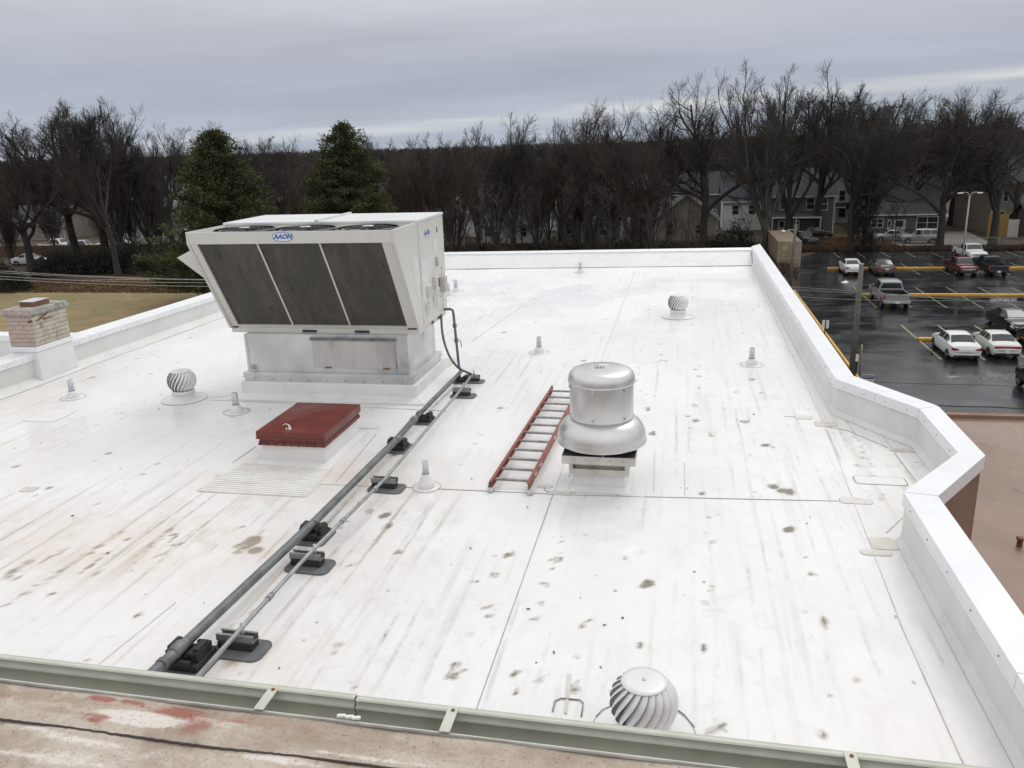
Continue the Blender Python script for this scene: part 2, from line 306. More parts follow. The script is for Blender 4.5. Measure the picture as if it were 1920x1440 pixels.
# ------------------------------------------------------------ mesh helpers
class MB:
    def __init__(s): s.v = []; s.f = []; s.smooth = []
    def add(s, vs, fs, sm=False):
        o = len(s.v); s.v += [tuple(v) for v in vs]; s.f += [tuple(i+o for i in f) for f in fs]; s.smooth += [sm]*len(fs); return s
    def box(s, c, d, rz=0., rx=0., ry=0.):
        m = Matrix.Translation(c) @ Matrix.Rotation(rz, 4, 'Z') @ Matrix.Rotation(ry, 4, 'Y') @ Matrix.Rotation(rx, 4, 'X')
        vs = [m @ Vector((x*d[0]/2, y*d[1]/2, z*d[2]/2)) for x in (-1, 1) for y in (-1, 1) for z in (-1, 1)]
        return s.add(vs, [(0, 1, 3, 2), (4, 6, 7, 5), (0, 4, 5, 1), (2, 3, 7, 6), (0, 2, 6, 4), (1, 5, 7, 3)])
    def bb(s, a, b):
        return s.box([(a[i]+b[i])/2 for i in range(3)], [abs(b[i]-a[i]) for i in range(3)])
    def prism(s, poly, z0, z1, sm=False):
        n = len(poly); vs = [(p[0], p[1], z0) for p in poly] + [(p[0], p[1], z1) for p in poly]
        return s.add(vs, [tuple(range(n-1, -1, -1)), tuple(range(n, 2*n))] + [(i, (i+1) % n, n+(i+1) % n, n+i) for i in range(n)], sm)
    def tube(s, pts, r, k=8, cap=True):
        pts = [Vector(p) for p in pts]; rs = r if isinstance(r, (list, tuple)) else [r]*len(pts); vs = []; ref = None
        for i, p in enumerate(pts):
            d = (pts[min(i+1, len(pts)-1)]-pts[max(i-1, 0)]).normalized()
            if ref is None: ref = d.orthogonal().normalized()
            a = (ref - d*ref.dot(d)).normalized(); ref = a; b = d.cross(a)
            for j in range(k):
                t = 2*PI*j/k; vs.append(p + (a*math.cos(t)+b*math.sin(t))*rs[i])
        fs = [(i*k+j, i*k+(j+1) % k, (i+1)*k+(j+1) % k, (i+1)*k+j) for i in range(len(pts)-1) for j in range(k)]
        s.add(vs, fs, True)
        if cap:
            o = len(s.v)-len(vs); s.f += [tuple(o+j for j in range(k-1, -1, -1)), tuple(o+(len(pts)-1)*k+j for j in range(k))]; s.smooth += [False]*2
        return s
    def lathe(s, prof, c=(0, 0, 0), k=32, cap=False):
        vs = [(c[0]+r*math.cos(2*PI*j/k), c[1]+r*math.sin(2*PI*j/k), c[2]+z) for r, z in prof for j in range(k)]
        fs = [(i*k+j, i*k+(j+1) % k, (i+1)*k+(j+1) % k, (i+1)*k+j) for i in range(len(prof)-1) for j in range(k)]
        s.add(vs, fs, True)
        if cap:
            o = len(s.v)-len(vs); s.f += [tuple(o+(len(prof)-1)*k+j for j in range(k))]; s.smooth += [False]
        return s
    def mesh(s, name):
        m = bpy.data.meshes.new(name); m.from_pydata(s.v, [], s.f)
        m.polygons.foreach_set('use_smooth', s.smooth); m.update(); return m
    def build(s, name, m, parent=None, bevel=0, seg=2):
        o = bpy.data.objects.new(name, s.mesh(name)); o.data.materials.append(M[m] if isinstance(m, str) else m)
        col.objects.link(o)
        if parent: o.parent = parent
        if bevel:
            b = o.modifiers.new('b', 'BEVEL'); b.width = bevel; b.segments = seg; b.limit_method = 'ANGLE'; b.angle_limit = R(40)
        return o
def tag(o, label=None, cat=None, group=None, kind=None):
    if label: o['label'] = label
    if cat: o['category'] = cat
    if group: o['group'] = group
    if kind: o['kind'] = kind
    return o
def empty(name, loc, rz=0.):
    o = bpy.data.objects.new(name, None); col.objects.link(o); o.location = loc; o.rotation_euler = (0, 0, rz); o.empty_display_size = .1; return o
def thing(name, loc, label, cat, group=None, rz=0.): return tag(empty(name, loc, rz), label, cat, group)
def kids(o): return [c for c in list(col.objects) if c.parent == o]
def copy_tree(o, parent=None):
    c = o.copy(); col.objects.link(c)
    if parent: c.parent = parent
    for ch in kids(o): copy_tree(ch, c)
    return c
def inst(name, me, parent=None, loc=(0, 0, 0), rz=0.):
    o = bpy.data.objects.new(name, me); col.objects.link(o); o.location = loc; o.rotation_euler = (0, 0, rz)
    if parent: o.parent = parent
    return o
def text_mesh(s, size, m, parent, loc, rot, name='lettering', shear=0., depth=.002, bold=0.):
    cu = bpy.data.curves.new('t', 'FONT'); cu.body = s; cu.size = size; cu.align_x = 'CENTER'; cu.align_y = 'CENTER'; cu.shear = shear; cu.extrude = depth; cu.offset = bold; cu.resolution_u = 3
    o = bpy.data.objects.new('t', cu); col.objects.link(o)
    me = bpy.data.meshes.new_from_object(o.evaluated_get(bpy.context.evaluated_depsgraph_get())); bpy.data.objects.remove(o)
    me.materials.clear(); me.materials.append(M[m]); t = bpy.data.objects.new(name, me); col.objects.link(t)
    t.location = loc; t.rotation_euler = rot; t.parent = parent; return t
def offset_box_line(a, b, wdt, z0, z1, mb):
    a = Vector(a[:2]); b = Vector(b[:2]); d = (b-a).normalized(); n = Vector((-d.y, d.x))*wdt/2
    mb.prism([a+n, a-n, b-n, b+n], z0, z1)
G = -10.3     # street level

# ------------------------------------------------------------ ground
def sheet(name, poly, z, m, kind='structure'):
    mb = MB(); n = len(poly); mb.add([(p[0], p[1], z) for p in poly], [tuple(range(n))]); o = mb.build(name, m); o['kind'] = kind; return o
def terrain():
    xs = np.concatenate([np.linspace(-3000, -300, 12), np.linspace(-250, 200, 46), np.linspace(260, 3000, 12)])
    ys = np.concatenate([np.linspace(-60, 60, 7), np.linspace(80, 400, 33), np.linspace(450, 4000, 14)])
    vs = []
    for y in ys:
        for x in xs:
            z = G-.06
            if y > 140: z += (math.sin(x*.011)+math.sin(y*.013+1)+math.sin((x+y)*.005))*min(1, (y-140)/200)*1.0-min(1, (y-140)/200)*1.5
            vs.append((x, y, z))
    nx = len(xs); fs = [(j*nx+i, j*nx+i+1, (j+1)*nx+i+1, (j+1)*nx+i) for j in range(len(ys)-1) for i in range(nx-1)]
    MB().add(vs, fs, True).build('ground', 'litter')['kind'] = 'structure'
terrain()
sheet('parking_lot', [(10.35, 20), (75, 20), (75, 105.2), (16.5, 104.6), (13.2, 99.5), (12.2, 92), (10.35, 84)], G, 'asphalt')
sheet('grass_field', [(-110, 20), (-13, 20), (-14, 60), (-28, 84), (-62, 85.5), (-80, 83), (-110, 80)], G-.02, 'field')
sheet('driveway', [(27, 106.5), (37.5, 106.5), (39.5, 126), (34.5, 126), (33, 115), (27, 115)], G-.02, 'concrete')
sheet('lawn', [(20.8, 112), (24.2, 112), (24.2, 138), (20.8, 138)], G-.03, 'lawn')
sheet('front_lawn', [(-60, 139), (90, 139), (90, 146), (-60, 146)], G-.03, 'lawn')
sheet('street', [(-140, 147), (140, 147), (140, 155), (-140, 155)], G-.03, 'concrete')
sheet('back_lawn', [(34.5, 126.5), (40, 126.5), (40, 138), (34.5, 138)], G-.03, 'lawn')

# painted parking lines and kerbs
def kerb(x0, y0, x1, y1, label):
    d = math.hypot(x1-x0, y1-y0); t = thing('parking_kerb', (x0, y0, G), label, 'kerb', 'yellow kerbs of the car park')
    n = max(1, round(d/3.0)); ey = abs(ux_ := (x1-x0)/d) > .5; ux, uy = (x1-x0)/d, (y1-y0)/d; a = math.atan2(uy, ux); me = None
    mb = MB(); mb.box((0, 0, .075), (d/n-.02, .42 if ey else .14, .15)); me = mb.mesh('kerb_segment'); me.materials.append(M['yellow'])
    for i in range(n): inst('kerb_segment', me, t, (ux*d*(i+.5)/n, uy*d*(i+.5)/n, 0), a)
kerb(15.5, 91.5, 46, 91.6, 'long yellow kerb with the white sedan and both pickups nosed across it')
kerb(15.7, 76.1, 46, 76.2, 'unbroken yellow kerb in front of the silver pickup')
kerb(16.3, 59.2, 26, 59.3, 'yellow kerb showing left of the nearest white sedan')
kerb(10.45, 47.0, 10.45, 62, 'yellow kerb edging the car park beside the nearer utility pole')
kerb(10.45, 62.1, 10.45, 78, 'yellow kerb edging the car park beyond the small white sign')
pl = MB()
for i in range(12):
    x = 18.2+2.7*i
    for (a, b) in ((92.0, 95.4), (87.4, 91.0)): pl.box((x, (a+b)/2, G+.006), (.09, b-a, .004))
    pl.box((18.2+2.7*i, 102.2, G+.006), (.11, 4.6, .004))
    for (a, b) in ((76.6, 80.2), (70.5, 75.7)): pl.box((16.0+2.65*i, (a+b)/2, G+.006), (.09, b-a, .004))
    for (a, b) in ((59.6, 64.0), (53.9, 58.8)): pl.box((16.3+2.5*i, (a+b)/2, G+.006), (.13, b-a, .004))
tag(pl.build('parking_stripes', 'line'), kind='structure')

# ------------------------------------------------------------ our building: white roof, parapets, coping
OUT = [(2.25, 2.0), (2.25, 7.13), (2.96, 8.18), (2.96, 9.72), (2.27, 10.93), (2.32, 25.0), (-10.1, 24.2), (-10.43, 16.85), (-10.66, 12.6), (-10.66, 11.0), (-11.2, 2.0)]
INN = [(2.01, 2.0), (2.01, 7.22), (2.76, 8.27), (2.76, 9.67), (2.05, 10.84), (2.06, 24.62), (-9.75, 23.9), (-10.11, 16.85), (-10.31, 12.6), (-10.31, 11.0), (-10.85, 2.0)]
bld = thing('school_building', (-4, 12, G), 'brown walled building with a flat white membrane roof and white coped parapets', 'building')
bld.location = (0, 0, 0)
def inside(x, y, poly):
    c = False; j = len(poly)-1
    for i in range(len(poly)):
        if (poly[i][1] > y) != (poly[j][1] > y) and x < (poly[j][0]-poly[i][0])*(y-poly[i][1])/(poly[j][1]-poly[i][1])+poly[i][0]: c = not c
        j = i
    return c
def roof_sheet():
    st = .05; MID = [((a[0]+b[0])/2, (a[1]+b[1])/2) for a, b in zip(OUT, INN)]; MID[0] = (2.1, 1.5); MID[-1] = (-11.1, 1.5)
    xs = np.arange(-11.2, 3.0, st); ys = np.concatenate([np.arange(2.0, 13, st), np.arange(13, 25, .1)]); nx, ny = len(xs), len(ys)
    XX, YY = np.meshgrid(xs, ys)
    rr = np.random.default_rng(3)
    ZZ = .0016*np.sin(XX*1.9+YY*.4)+.0012*np.sin(YY*1.3-XX)
    D = np.zeros_like(XX); S = np.zeros_like(XX); W = np.zeros_like(XX)
    def spot(px, py, rpx, k, A=D, el=1.6):
        p = at(px, py); q = at(px+rpx, py); r = (abs(q.x-p.x)+.01)*.72
        for _ in range(4):
            ox, oy, rs_, kk = rr.normal()*r*.6, rr.normal()*r*.8, r*rr.uniform(.5, 1.0), k*rr.uniform(.75, 1.15); g = np.exp(-(((XX-p.x-ox)/rs_)**2+((YY-p.y-oy)/(rs_*rr.uniform(.8, el)))**2)); np.maximum(A, g*kk, out=A)
        if k > .85: g = np.exp(-(((XX-p.x)/(r*.35))**2))*np.exp(-(((YY-p.y-r*2.2)/(r*2.2))**2)); np.maximum(A, g*k*.42, out=A)
    for a in [(476, 1014, 22, 1.3), (455, 1022, 14, 1.0), (725, 990, 12, 1), (728, 968, 12, 1.1), (955, 1035, 12, .75), (1048, 1046, 10, .9), (912, 1148, 15, .75), (892, 1090, 9, .7), (1214, 1098, 15, 1),
              (1335, 1106, 9, .8), (1545, 1165, 15, .85), (1480, 995, 12, 1.2), (1172, 1052, 8, .8), (1335, 1015, 8, .8), (1308, 790, 9, .9), (1395, 790, 9, .9), (1435, 833, 11, 1.1), (1330, 815, 9, .8),
              (1215, 768, 9, .9), (1222, 813, 9, .9), (855, 1260, 19, 1), (1200, 1215, 12, .8), (1085, 1278, 12, .6), (1010, 1278, 14, .7), (970, 1260, 10, .9), (967, 1300, 7, 1.2), (1318, 1218, 10, .75),
              (1465, 920, 18, 1.0), (1345, 1355, 12, .85), (1545, 1382, 16, .8), (300, 1040, 16, .7), (25, 1070, 20, .9), (180, 1075, 12, .8), (240, 920, 8, .5), (420, 1235, 26, .7), (1240, 665, 9, .7), (1246, 678, 12, .8),
              (1015, 1130, 8, .9), (1022, 1095, 9, .9), (1040, 1050, 8, .8), (1011, 1160, 7, .9), (660, 1285, 10, .7), (885, 1063, 6, .6), (1420, 925, 14, .6), (1560, 1300, 9, .6), (690, 960, 10, .7), (640, 985, 12, .7),
              (850, 640, 10, .5), (1135, 600, 8, .5), (1410, 712, 9, .7), (1210, 740, 10, .6), (1380, 735, 7, .7), (1300, 760, 8, .6), (1730, 870, 9, .6), (1626, 935, 10, .5), (1610, 875, 9, .7), (1640, 900, 12, .75), (1640, 925, 10, .6), (1655, 930, 9, .6), (1622, 850, 8, .5)]: spot(*a)
    for x0, y0, x1, y1, r, k in [(1060, 985, 1012, 1165, 6, .7), (225, 1000, 90, 1085, 6, .9), (245, 1005, 150, 1075, 5, 1.0), (330, 985, 255, 1045, 6, .95), (345, 990, 290, 1040, 5, .8), (375, 985, 320, 1030, 5, .8), (120, 1030, 20, 1090, 6, .8), (500, 940, 400, 1030, 7, .5), (70, 1095, 0, 1140, 6, .7), (760, 955, 660, 1060, 8, .55), (150, 1045, 40, 1120, 10, .5), (1600, 820, 1660, 940, 9, .55), (560, 1000, 470, 1090, 9, .5), (1455, 905, 1640, 920, 9, .35), (680, 905, 780, 912, 6, .45), (385, 790, 90, 800, 8, .2)]:
        for t in np.linspace(0, 1, 14): spot(x0+(x1-x0)*t, y0+(y1-y0)*t, r*(.7+.5*rr.random()), k*(.5+.6*rr.random()))
    for _ in range(420):                       # fastener plates telegraphing through in rows, each with its own tide mark
        row = rr.choice(np.arange(-9.6, 1.9, .9)); x = row+rr.normal()*.03; y = 3+rr.random()*19; r = .025+.035*rr.random(); k = .35+.55*rr.random()
        g = np.exp(-(((XX-x)/r)**2+((YY-y)/r/1.1)**2)); np.maximum(D, g*k, out=D)
    def blob(A, x, y, rx, ry, k): np.maximum(A, k*np.exp(-(((XX-x)/rx)**2+((YY-y)/ry)**2)), out=A)
    for a in [(-4.8, 6.5, 1.9, .9, 1.25), (-7.0, 5.9, 2.2, 1.0, 1.0), (-3.0, 6.9, 1.1, .8, 1.2), (-2.4, 5.4, 1.2, 1.4, .45), (1.0, 5.0, 1.3, 2.4, .32), (-.3, 4.2, 1.6, 1.2, .4), (1.0, 10.5, 1.4, 3.5, .4), (-1.5, 12.5, 2.0, 3.0, .25), (-9, 8, 1.6, 2.4, .35), (1.2, 16, 1, 5, .25), (2.3, 8.9, .8, 1.6, .6), (-5.0, 17, 1.3, 5, .35)]: blob(S, *a)
    for a in [(-3.9, 8.0, 1.6, .7, .8), (-5.3, 6.2, 2.6, .9, .7), (-9.9, 10.4, .7, 1.6, .5), (-7.9, 8.0, 1.8, 1.0, .28), (-3.2, 4.7, .9, .5, .5), (-9.2, 10.0, .6, .5, .45), (2.35, 7.6, .7, .9, .35), (-7.2, 10.0, .5, .35, .4), (1.6, 3.5, .7, 2.2, .30), (-10.2, 12.2, .5, .6, .6), (-3.2, 13.5, .6, 1.5, .35)]: blob(W, *a)  # warm tint; patches before left vent and left turbine imitate wet reflections
    n = nx*ny; co = np.stack([XX.ravel(), YY.ravel(), ZZ.ravel()], 1)
    cxm = (XX[:-1, :-1]+XX[1:, 1:])/2; cym = (YY[:-1, :-1]+YY[1:, 1:])/2
    keep = np.ones_like(cxm, bool); edge = (cxm > 1.9) | (cxm < -9.9) | (cym > 23.7)
    for j, i in zip(*np.nonzero(edge)): keep[j, i] = inside(cxm[j, i], cym[j, i], MID)
    J, I = np.nonzero(keep); q = np.stack([J*nx+I, J*nx+I+1, (J+1)*nx+I+1, (J+1)*nx+I], 1)
    me = bpy.data.meshes.new('roof_membrane'); quickmesh(me, co, q)
    ca = me.color_attributes.new('stain', 'FLOAT_COLOR', 'POINT'); ca.data.foreach_set('color', np.stack([D.ravel(), S.ravel(), W.ravel(), np.ones(n)], 1).astype(np.float32).ravel())
    me.materials.append(M['roof']); o = bpy.data.objects.new('roof_membrane', me); col.objects.link(o); o.parent = bld; return o
def quickmesh(me, co, faces, smooth=True):
    nf, k = faces.shape; me.vertices.add(len(co)); me.vertices.foreach_set('co', co.astype(np.float32).ravel())
    me.loops.add(nf*k); me.loops.foreach_set('vertex_index', faces.astype(np.int32).ravel())
    me.polygons.add(nf); me.polygons.foreach_set('loop_start', np.arange(0, nf*k, k, dtype=np.int32)); me.polygons.foreach_set('loop_total', np.full(nf, k, dtype=np.int32))
    me.polygons.foreach_set('use_smooth', np.full(nf, smooth)); me.update(calc_edges=True)
roof_o = roof_sheet()
# walls, parapets with a cant at the foot, coping in separate lengths
HP = .50
nO = len(OUT)
for i in range(nO-1):
    a, b = Vector(OUT[i]), Vector(OUT[i+1]); c, d = Vector(INN[i]), Vector(INN[i+1])
    top = HP if i != 5 else .40
    u = (b-a).normalized(); n = Vector((-u.y, u.x))
    def lerp(p, q, t): return p+(q-p)*t
    MB().prism([lerp(a, c, .06), lerp(b, d, .06), lerp(b, d, .5), lerp(a, c, .5)], G, top-.03).build('wall', 'brick_brown', bld)
    mb = MB(); mb.prism([lerp(a, c, .503), lerp(b, d, .503), lerp(b, d, .95), lerp(a, c, .95)], -.05, top-.03)
    # cant strip at the foot
    p0, p1 = lerp(a, c, .95), lerp(b, d, .95); w_ = .05 if i < 5 else .18
    inn = (lerp(a, c, 2)-a).normalized()*w_; inn2 = (lerp(b, d, 2)-b).normalized()*w_
    mb.add([(*p0, .06 if i < 5 else .10), (*p1, .06 if i < 5 else .10), (*(p1+inn2), .004), (*(p0+inn), .004)], [(0, 1, 2, 3)], True)
    mb.build('parapet', 'membrane', bld)
    ln = (b-a).length; k = max(1, round(ln/3.05)) if i != 2 and i != 1 else 1
    if i == 3: k = 2
    if i == 5:
        for s in range(k):
            t0, t1 = s/k, (s+1)/k-.0006
            A, B, C_, D_ = lerp(a, b, t0), lerp(a, b, t1), lerp(c, d, t1), lerp(c, d, t0)
            mb = MB(); h = top
            mb.add([(*A, h), (*B, h), (*lerp(B, C_, .45), h+.02), (*lerp(A, D_, .45), h+.02), (*C_, h-.06), (*D_, h-.06), (*C_, h-.10), (*D_, h-.10), (*A, h-.14), (*B, h-.14)],
                   [(0, 1, 2, 3), (3, 2, 4, 5), (5, 4, 6, 7), (8, 9, 1, 0)]); mb.build('edge_strip', 'coping', bld)
        # broad sloping membrane skirt inside the far edge
        mb = MB(); c2, d2 = c+Vector((0, -.55)), d+Vector((0, -.55)); mb.add([(*c, top-.07), (*d, top-.07), (*d2, .012), (*c2, .012)], [(0, 1, 2, 3)]); mb.build('edge_skirt', 'tpo', bld)
        continue
    for s in range(k):
        t0, t1 = s/k, (s+1)/k; g = .004/ln
        A, B, C_, D_ = lerp(a, b, t0+g), lerp(a, b, t1-g), lerp(c, d, t1-g), lerp(c, d, t0+g)
        h = top+random.uniform(-.002, .002); o_ = (A-D_).normalized()*.012; o2 = (B-C_).normalized()*.012
        A, D_, B, C_ = A+o_, D_-o_*.6, B+o2, C_-o2*.6
        mb = MB(); dr = .115 if i < 5 else .09
        vs = [(*A, h), (*B, h), (*C_, h-.018), (*D_, h-.018), (*A, h-.15), (*B, h-.15), (*C_, h-dr), (*D_, h-dr)]
        mb.add(vs, [(0, 1, 2, 3), (0, 4, 5, 1), (3, 2, 6, 7), (0, 3, 7, 4), (1, 5, 6, 2), (4, 7, 6, 5)])
        o = mb.build('coping_length', 'coping', bld, .004)
        # hemmed drip edge below the inner face
        mb = MB(); q = (D_-A).normalized()*.008; mb.add([(*D_, h-dr), (*C_, h-dr), (*(C_+q), h-dr-.018), (*(D_+q), h-dr-.018)], [(0, 1, 2, 3)]); mb.build('drip_edge', 'coping', o)
        # screws on the inner face
        L_ = (C_-D_).length; mb = MB(); ns = int(L_/.6)+1
        for z in range(ns):
            pt = lerp(D_, C_, (z+.5)/ns); e_ = (D_-A).normalized(); mb.tube([(*(pt-e_*.002), h-.085), (*(pt+e_*.006), h-.085)], .007, 6)
        mb.build('screws', 'strut', o)['kind'] = 'stuff'
# wall cap filler below far edge and interior mass so nothing shows through
MB().prism([(1.9, 2.1), (1.9, 24.4), (-9.6, 23.7), (-10.1, 16.8), (-10.2, 11), (-10.7, 2.1)], G, -.03).build('building_core', 'brick_brown', bld)
# membrane laps: dark seam lines
def seam(pts, wd=.009, m='seam', z=.003):
    wd *= .55
    mb = MB()
    for a, b in zip(pts[:-1], pts[1:]): offset_box_line(a, b, wd, -.004, z+.0022, mb)
    mb.build('seam', m, bld)
seam([(-1.22, 2.2), (-1.225, 7.9)]); seam([(-1.22, 7.9), (-1.22, 13.4), (-1.17, 23.3)], .006, 'seamlight')
seam([(1.70, 2.2), (1.70, 5.8), (1.78, 8.05), (1.87, 10.3), (2.0, 23.5)], .007, 'seamlight')
seam([(-4.3, 7.78), (-2.72, 7.83), (-.9, 7.86), (1.7, 8.04)], .009)
seam([(-1.05, 8.0), (-1.0, 7.9)], .006); seam([(-4.9, 11.6+.0), (-7.1, 10.62)], .006, 'seamlight')
seam([(-7.15, 10.62), (-3.1, 10.45)], .007, 'seamlight')
seam([tuple(at(1548, 800)[:2]), tuple(at(1590, 808)[:2]), tuple(at(1665, 840)[:2])], .014); seam([tuple(at(1677, 850)[:2]), tuple(at(1722, 908)[:2])], .013)
seam([tuple(at(1470, 781)[:2]), tuple(at(1500, 782)[:2])], .006); seam([tuple(at(1662, 1000)[:2]), tuple(at(1692, 972)[:2])], .01)
seam([tuple(at(630, 905)[:2]), tuple(at(705, 815)[:2])], .007); seam([tuple(at(885, 640)[:2]), tuple(at(1000, 560)[:2])], .005, 'seamlight')
seam([tuple(at(436, 868)[:2]), tuple(at(480, 838)[:2])], .006); seam([(.13, 8.9), (.13, 7.95)], .006, 'seamlight')
seam([tuple(at(1228, 845)[:2]), tuple(at(1226, 925)[:2])], .006, 'seamlight'); seam([tuple(at(180, 1250)[:2]), tuple(at(330, 1130)[:2])], .006, 'seamlight')
def rrect(cx_, cy_, w_, h_, r=.05, rot=0., k=4):
    pts = []
    for (sx_, sy_, a0) in ((1, 1, 0), (-1, 1, 90), (-1, -1, 180), (1, -1, 270)):
        for j in range(k+1):
            a = R(a0+90*j/k); x = sx_*(w_/2-r)+r*math.cos(a); y = sy_*(h_/2-r)+r*math.sin(a)
            pts.append((cx_+x*math.cos(rot)-y*math.sin(rot), cy_+x*math.sin(rot)+y*math.cos(rot)))
    return pts
def patch(px, py, w_, h_, r=.04, m='patch', rot=0., ring='seamlight', rw=.006, z=.0065):
    p = at(px, py); o = MB().prism(rrect(p.x, p.y, w_+rw*2, h_+rw*2, r+rw, rot), -.004, z-.0015).build('patch', ring, bld)
    MB().prism(rrect(p.x, p.y, w_, h_, r, rot), -.004, z).build('patch_face', m, o)
patch(1650, 902, .50, .20, .04, 'tpo', 0, 'seam', .012); patch(1605, 940, .30, .13, .04); patch(1507, 783, .20, .14, .03); patch(1548, 796, .26, .17, .03, 'patchwarm')
patch(1656, 1020, .22, .22, .03, 'patchwarm'); patch(1643, 1037, .26, .10, .05); patch(1698, 845, .34, .10, .05, 'patchwarm'); patch(1048, 925, .25, .08, .02); patch(1185, 928, .28, .08, .02, 'tpo')
patch(1022, 912, .16, .09, .045); patch(55, 918, .16, .12, .02, 'patchwarm', .1); patch(690, 800, .32, .16, .07, 'tpo'); patch(835, 680, .30, .5, .03, 'patchwarm', -.1); patch(95, 780, .5, .5, .03, 'tpo')
patch(1290, 780, .06, .06, .02)
# hinge-shaped outline mark near the big turbine vent
def outline(pts, wd=.012, m='seam', par=None, name='bead'):
    mb = MB(); mb.tube([Vector((p[0], p[1], .008)) for p in pts], wd/2, 6); return mb.build(name, m, par or bld)
outline([at(1036, 1336), at(1041, 1316), at(1052, 1311), at(1087, 1314), at(1094, 1320), at(1090, 1345)], .01, name='sealant_bead')
MB().prism([tuple(at(*p)[:2]) for p in ((1064, 1264), (1071, 1266), (1068, 1300), (1063, 1340), (1058, 1338), (1062, 1295))], -.004, .010).build('rust_streak', 'patchwarm', bld)

# ------------------------------------------------------------ upper roof we look from, with gutter
up = thing('upper_roof_edge', (0, 0, 0), 'weathered beige roof edge with a sage green box gutter at the bottom of the view', 'roof')
ZU = 1.70
def gy(x): return 2.300-.0135*(x+1.378)      # line of the outer lip
def upper_sheet():
    xs = np.arange(-5, 4.5, .03); vs_ = np.arange(0, 3.2, .03); XX, VV = np.meshgrid(xs, vs_); YY = gy(XX)-.122-VV; ZZ = ZU-.012+VV*.035+.003*np.sin(XX*9)+.003*np.sin(VV*14)
    D = np.zeros_like(XX); Wt = np.zeros_like(XX); B = np.zeros_like(XX)
    def blob(A, px, py, rx, ry, k):
        p = at(px, py, ZU); np.maximum(A, k*np.exp(-(((XX-p.x)/rx)**2+((YY-p.y)/ry)**2)), out=A)
    for a in [(190, 1308, .10, .03, .9), (250, 1315, .10, .03, .8), (330, 1330, .16, .028, .95), (180, 1345, .08, .035, .8), (350, 1368, .10, .022, .9), (370, 1358, .10, .03, .8), (120, 1318, .08, .02, .5), (420, 1345, .2, .03, .6), (500, 1352, .22, .018, .62), (60, 1305, .2, .014, .6), (620, 1372, .25, .014, .55), (250, 1352, .3, .010, .6), (30, 1330, .15, .012, .6)]: blob(D, *a)
    for a in [(260, 1345, .22, .045, 1), (400, 1345, .2, .02, .6), (100, 1420, .5, .06, .6), (300, 1415, .4, .07, .5), (450, 1358, .2, .014, .6), (150, 1390, .3, .03, .7), (560, 1372, .3, .010, .7), (700, 1420, .4, .03, .6), (330, 1352, .35, .02, .8), (520, 1425, .3, .03, .7), (60, 1362, .2, .012, .6)]: blob(Wt, *a)
    for a in [(60, 1300, .5, .05, .7), (480, 1350, .4, .05, .7), (120, 1330, .25, .04, .6), (800, 1400, .5, .07, .55), (550, 1385, .3, .05, .5), (1000, 1420, .5, .05, .3)]: blob(B, *a)
    ny, nx = XX.shape; co = np.stack([XX.ravel(), YY.ravel(), ZZ.ravel()], 1); J, I = np.meshgrid(np.arange(ny-1), np.arange(nx-1), indexing='ij'); J = J.ravel(); I = I.ravel()
    q = np.stack([J*nx+I, (J+1)*nx+I, (J+1)*nx+I+1, J*nx+I+1], 1); me = bpy.data.meshes.new('roof_sheet'); quickmesh(me, co, q)
    ca = me.color_attributes.new('stain', 'FLOAT_COLOR', 'POINT'); ca.data.foreach_set('color', np.stack([D.ravel(), Wt.ravel(), B.ravel(), np.ones(nx*ny)], 1).astype(np.float32).ravel())
    me.materials.append(M['uroof']); o = bpy.data.objects.new('roof_sheet', me); col.objects.link(o); o.parent = up
upper_sheet()
def strip(x0, x1, prof, name, m, par, seg=40, bevel=0):     # sweep a profile of (offset behind the lip, height) along the gutter line
    mb = MB(); vs = []; k = len(prof)
    for i in range(seg+1):
        x = x0+(x1-x0)*i/seg
        for v, z in prof: vs.append((x, gy(x)-v, z))
    fs = [(i*k+j, i*k+j+1, (i+1)*k+j+1, (i+1)*k+j) for i in range(seg) for j in range(k-1)]
    mb.add(vs, fs, True); return mb.build(name, m, par)
XB = at(673, 1298, ZU).x
for x0, x1, dz in ((-5, XB, .004), (XB+.004, 4.5, 0)):
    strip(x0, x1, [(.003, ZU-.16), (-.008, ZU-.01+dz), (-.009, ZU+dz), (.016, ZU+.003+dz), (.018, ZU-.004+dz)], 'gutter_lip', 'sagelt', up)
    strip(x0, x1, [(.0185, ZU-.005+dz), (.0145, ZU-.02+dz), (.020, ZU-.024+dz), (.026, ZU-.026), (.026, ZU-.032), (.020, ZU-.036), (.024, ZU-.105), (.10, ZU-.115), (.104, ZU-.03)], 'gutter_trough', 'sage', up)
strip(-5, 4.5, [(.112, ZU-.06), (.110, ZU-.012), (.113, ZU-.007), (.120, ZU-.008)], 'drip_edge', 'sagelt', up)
strip(-5, 4.5, [(.1205, ZU-.0075), (.122, ZU-.0035), (.128, ZU-.0035), (.129, ZU-.010)], 'edge_sealant', 'seam', up)
for px, py in ((520, 1284), (852, 1326), (1592, 1409)):
    x = at(px, py, ZU).x
    o = MB().box((x, gy(x)-.062, ZU+.004), (.036, .125, .004)).build('gutter_strap', 'sagelt', up)
    MB().lathe([(.007, 0), (.006, .004), (0, .005)], (x+.002, gy(x)-.02, ZU+.006), 8).build('rivet', 'rust', o)
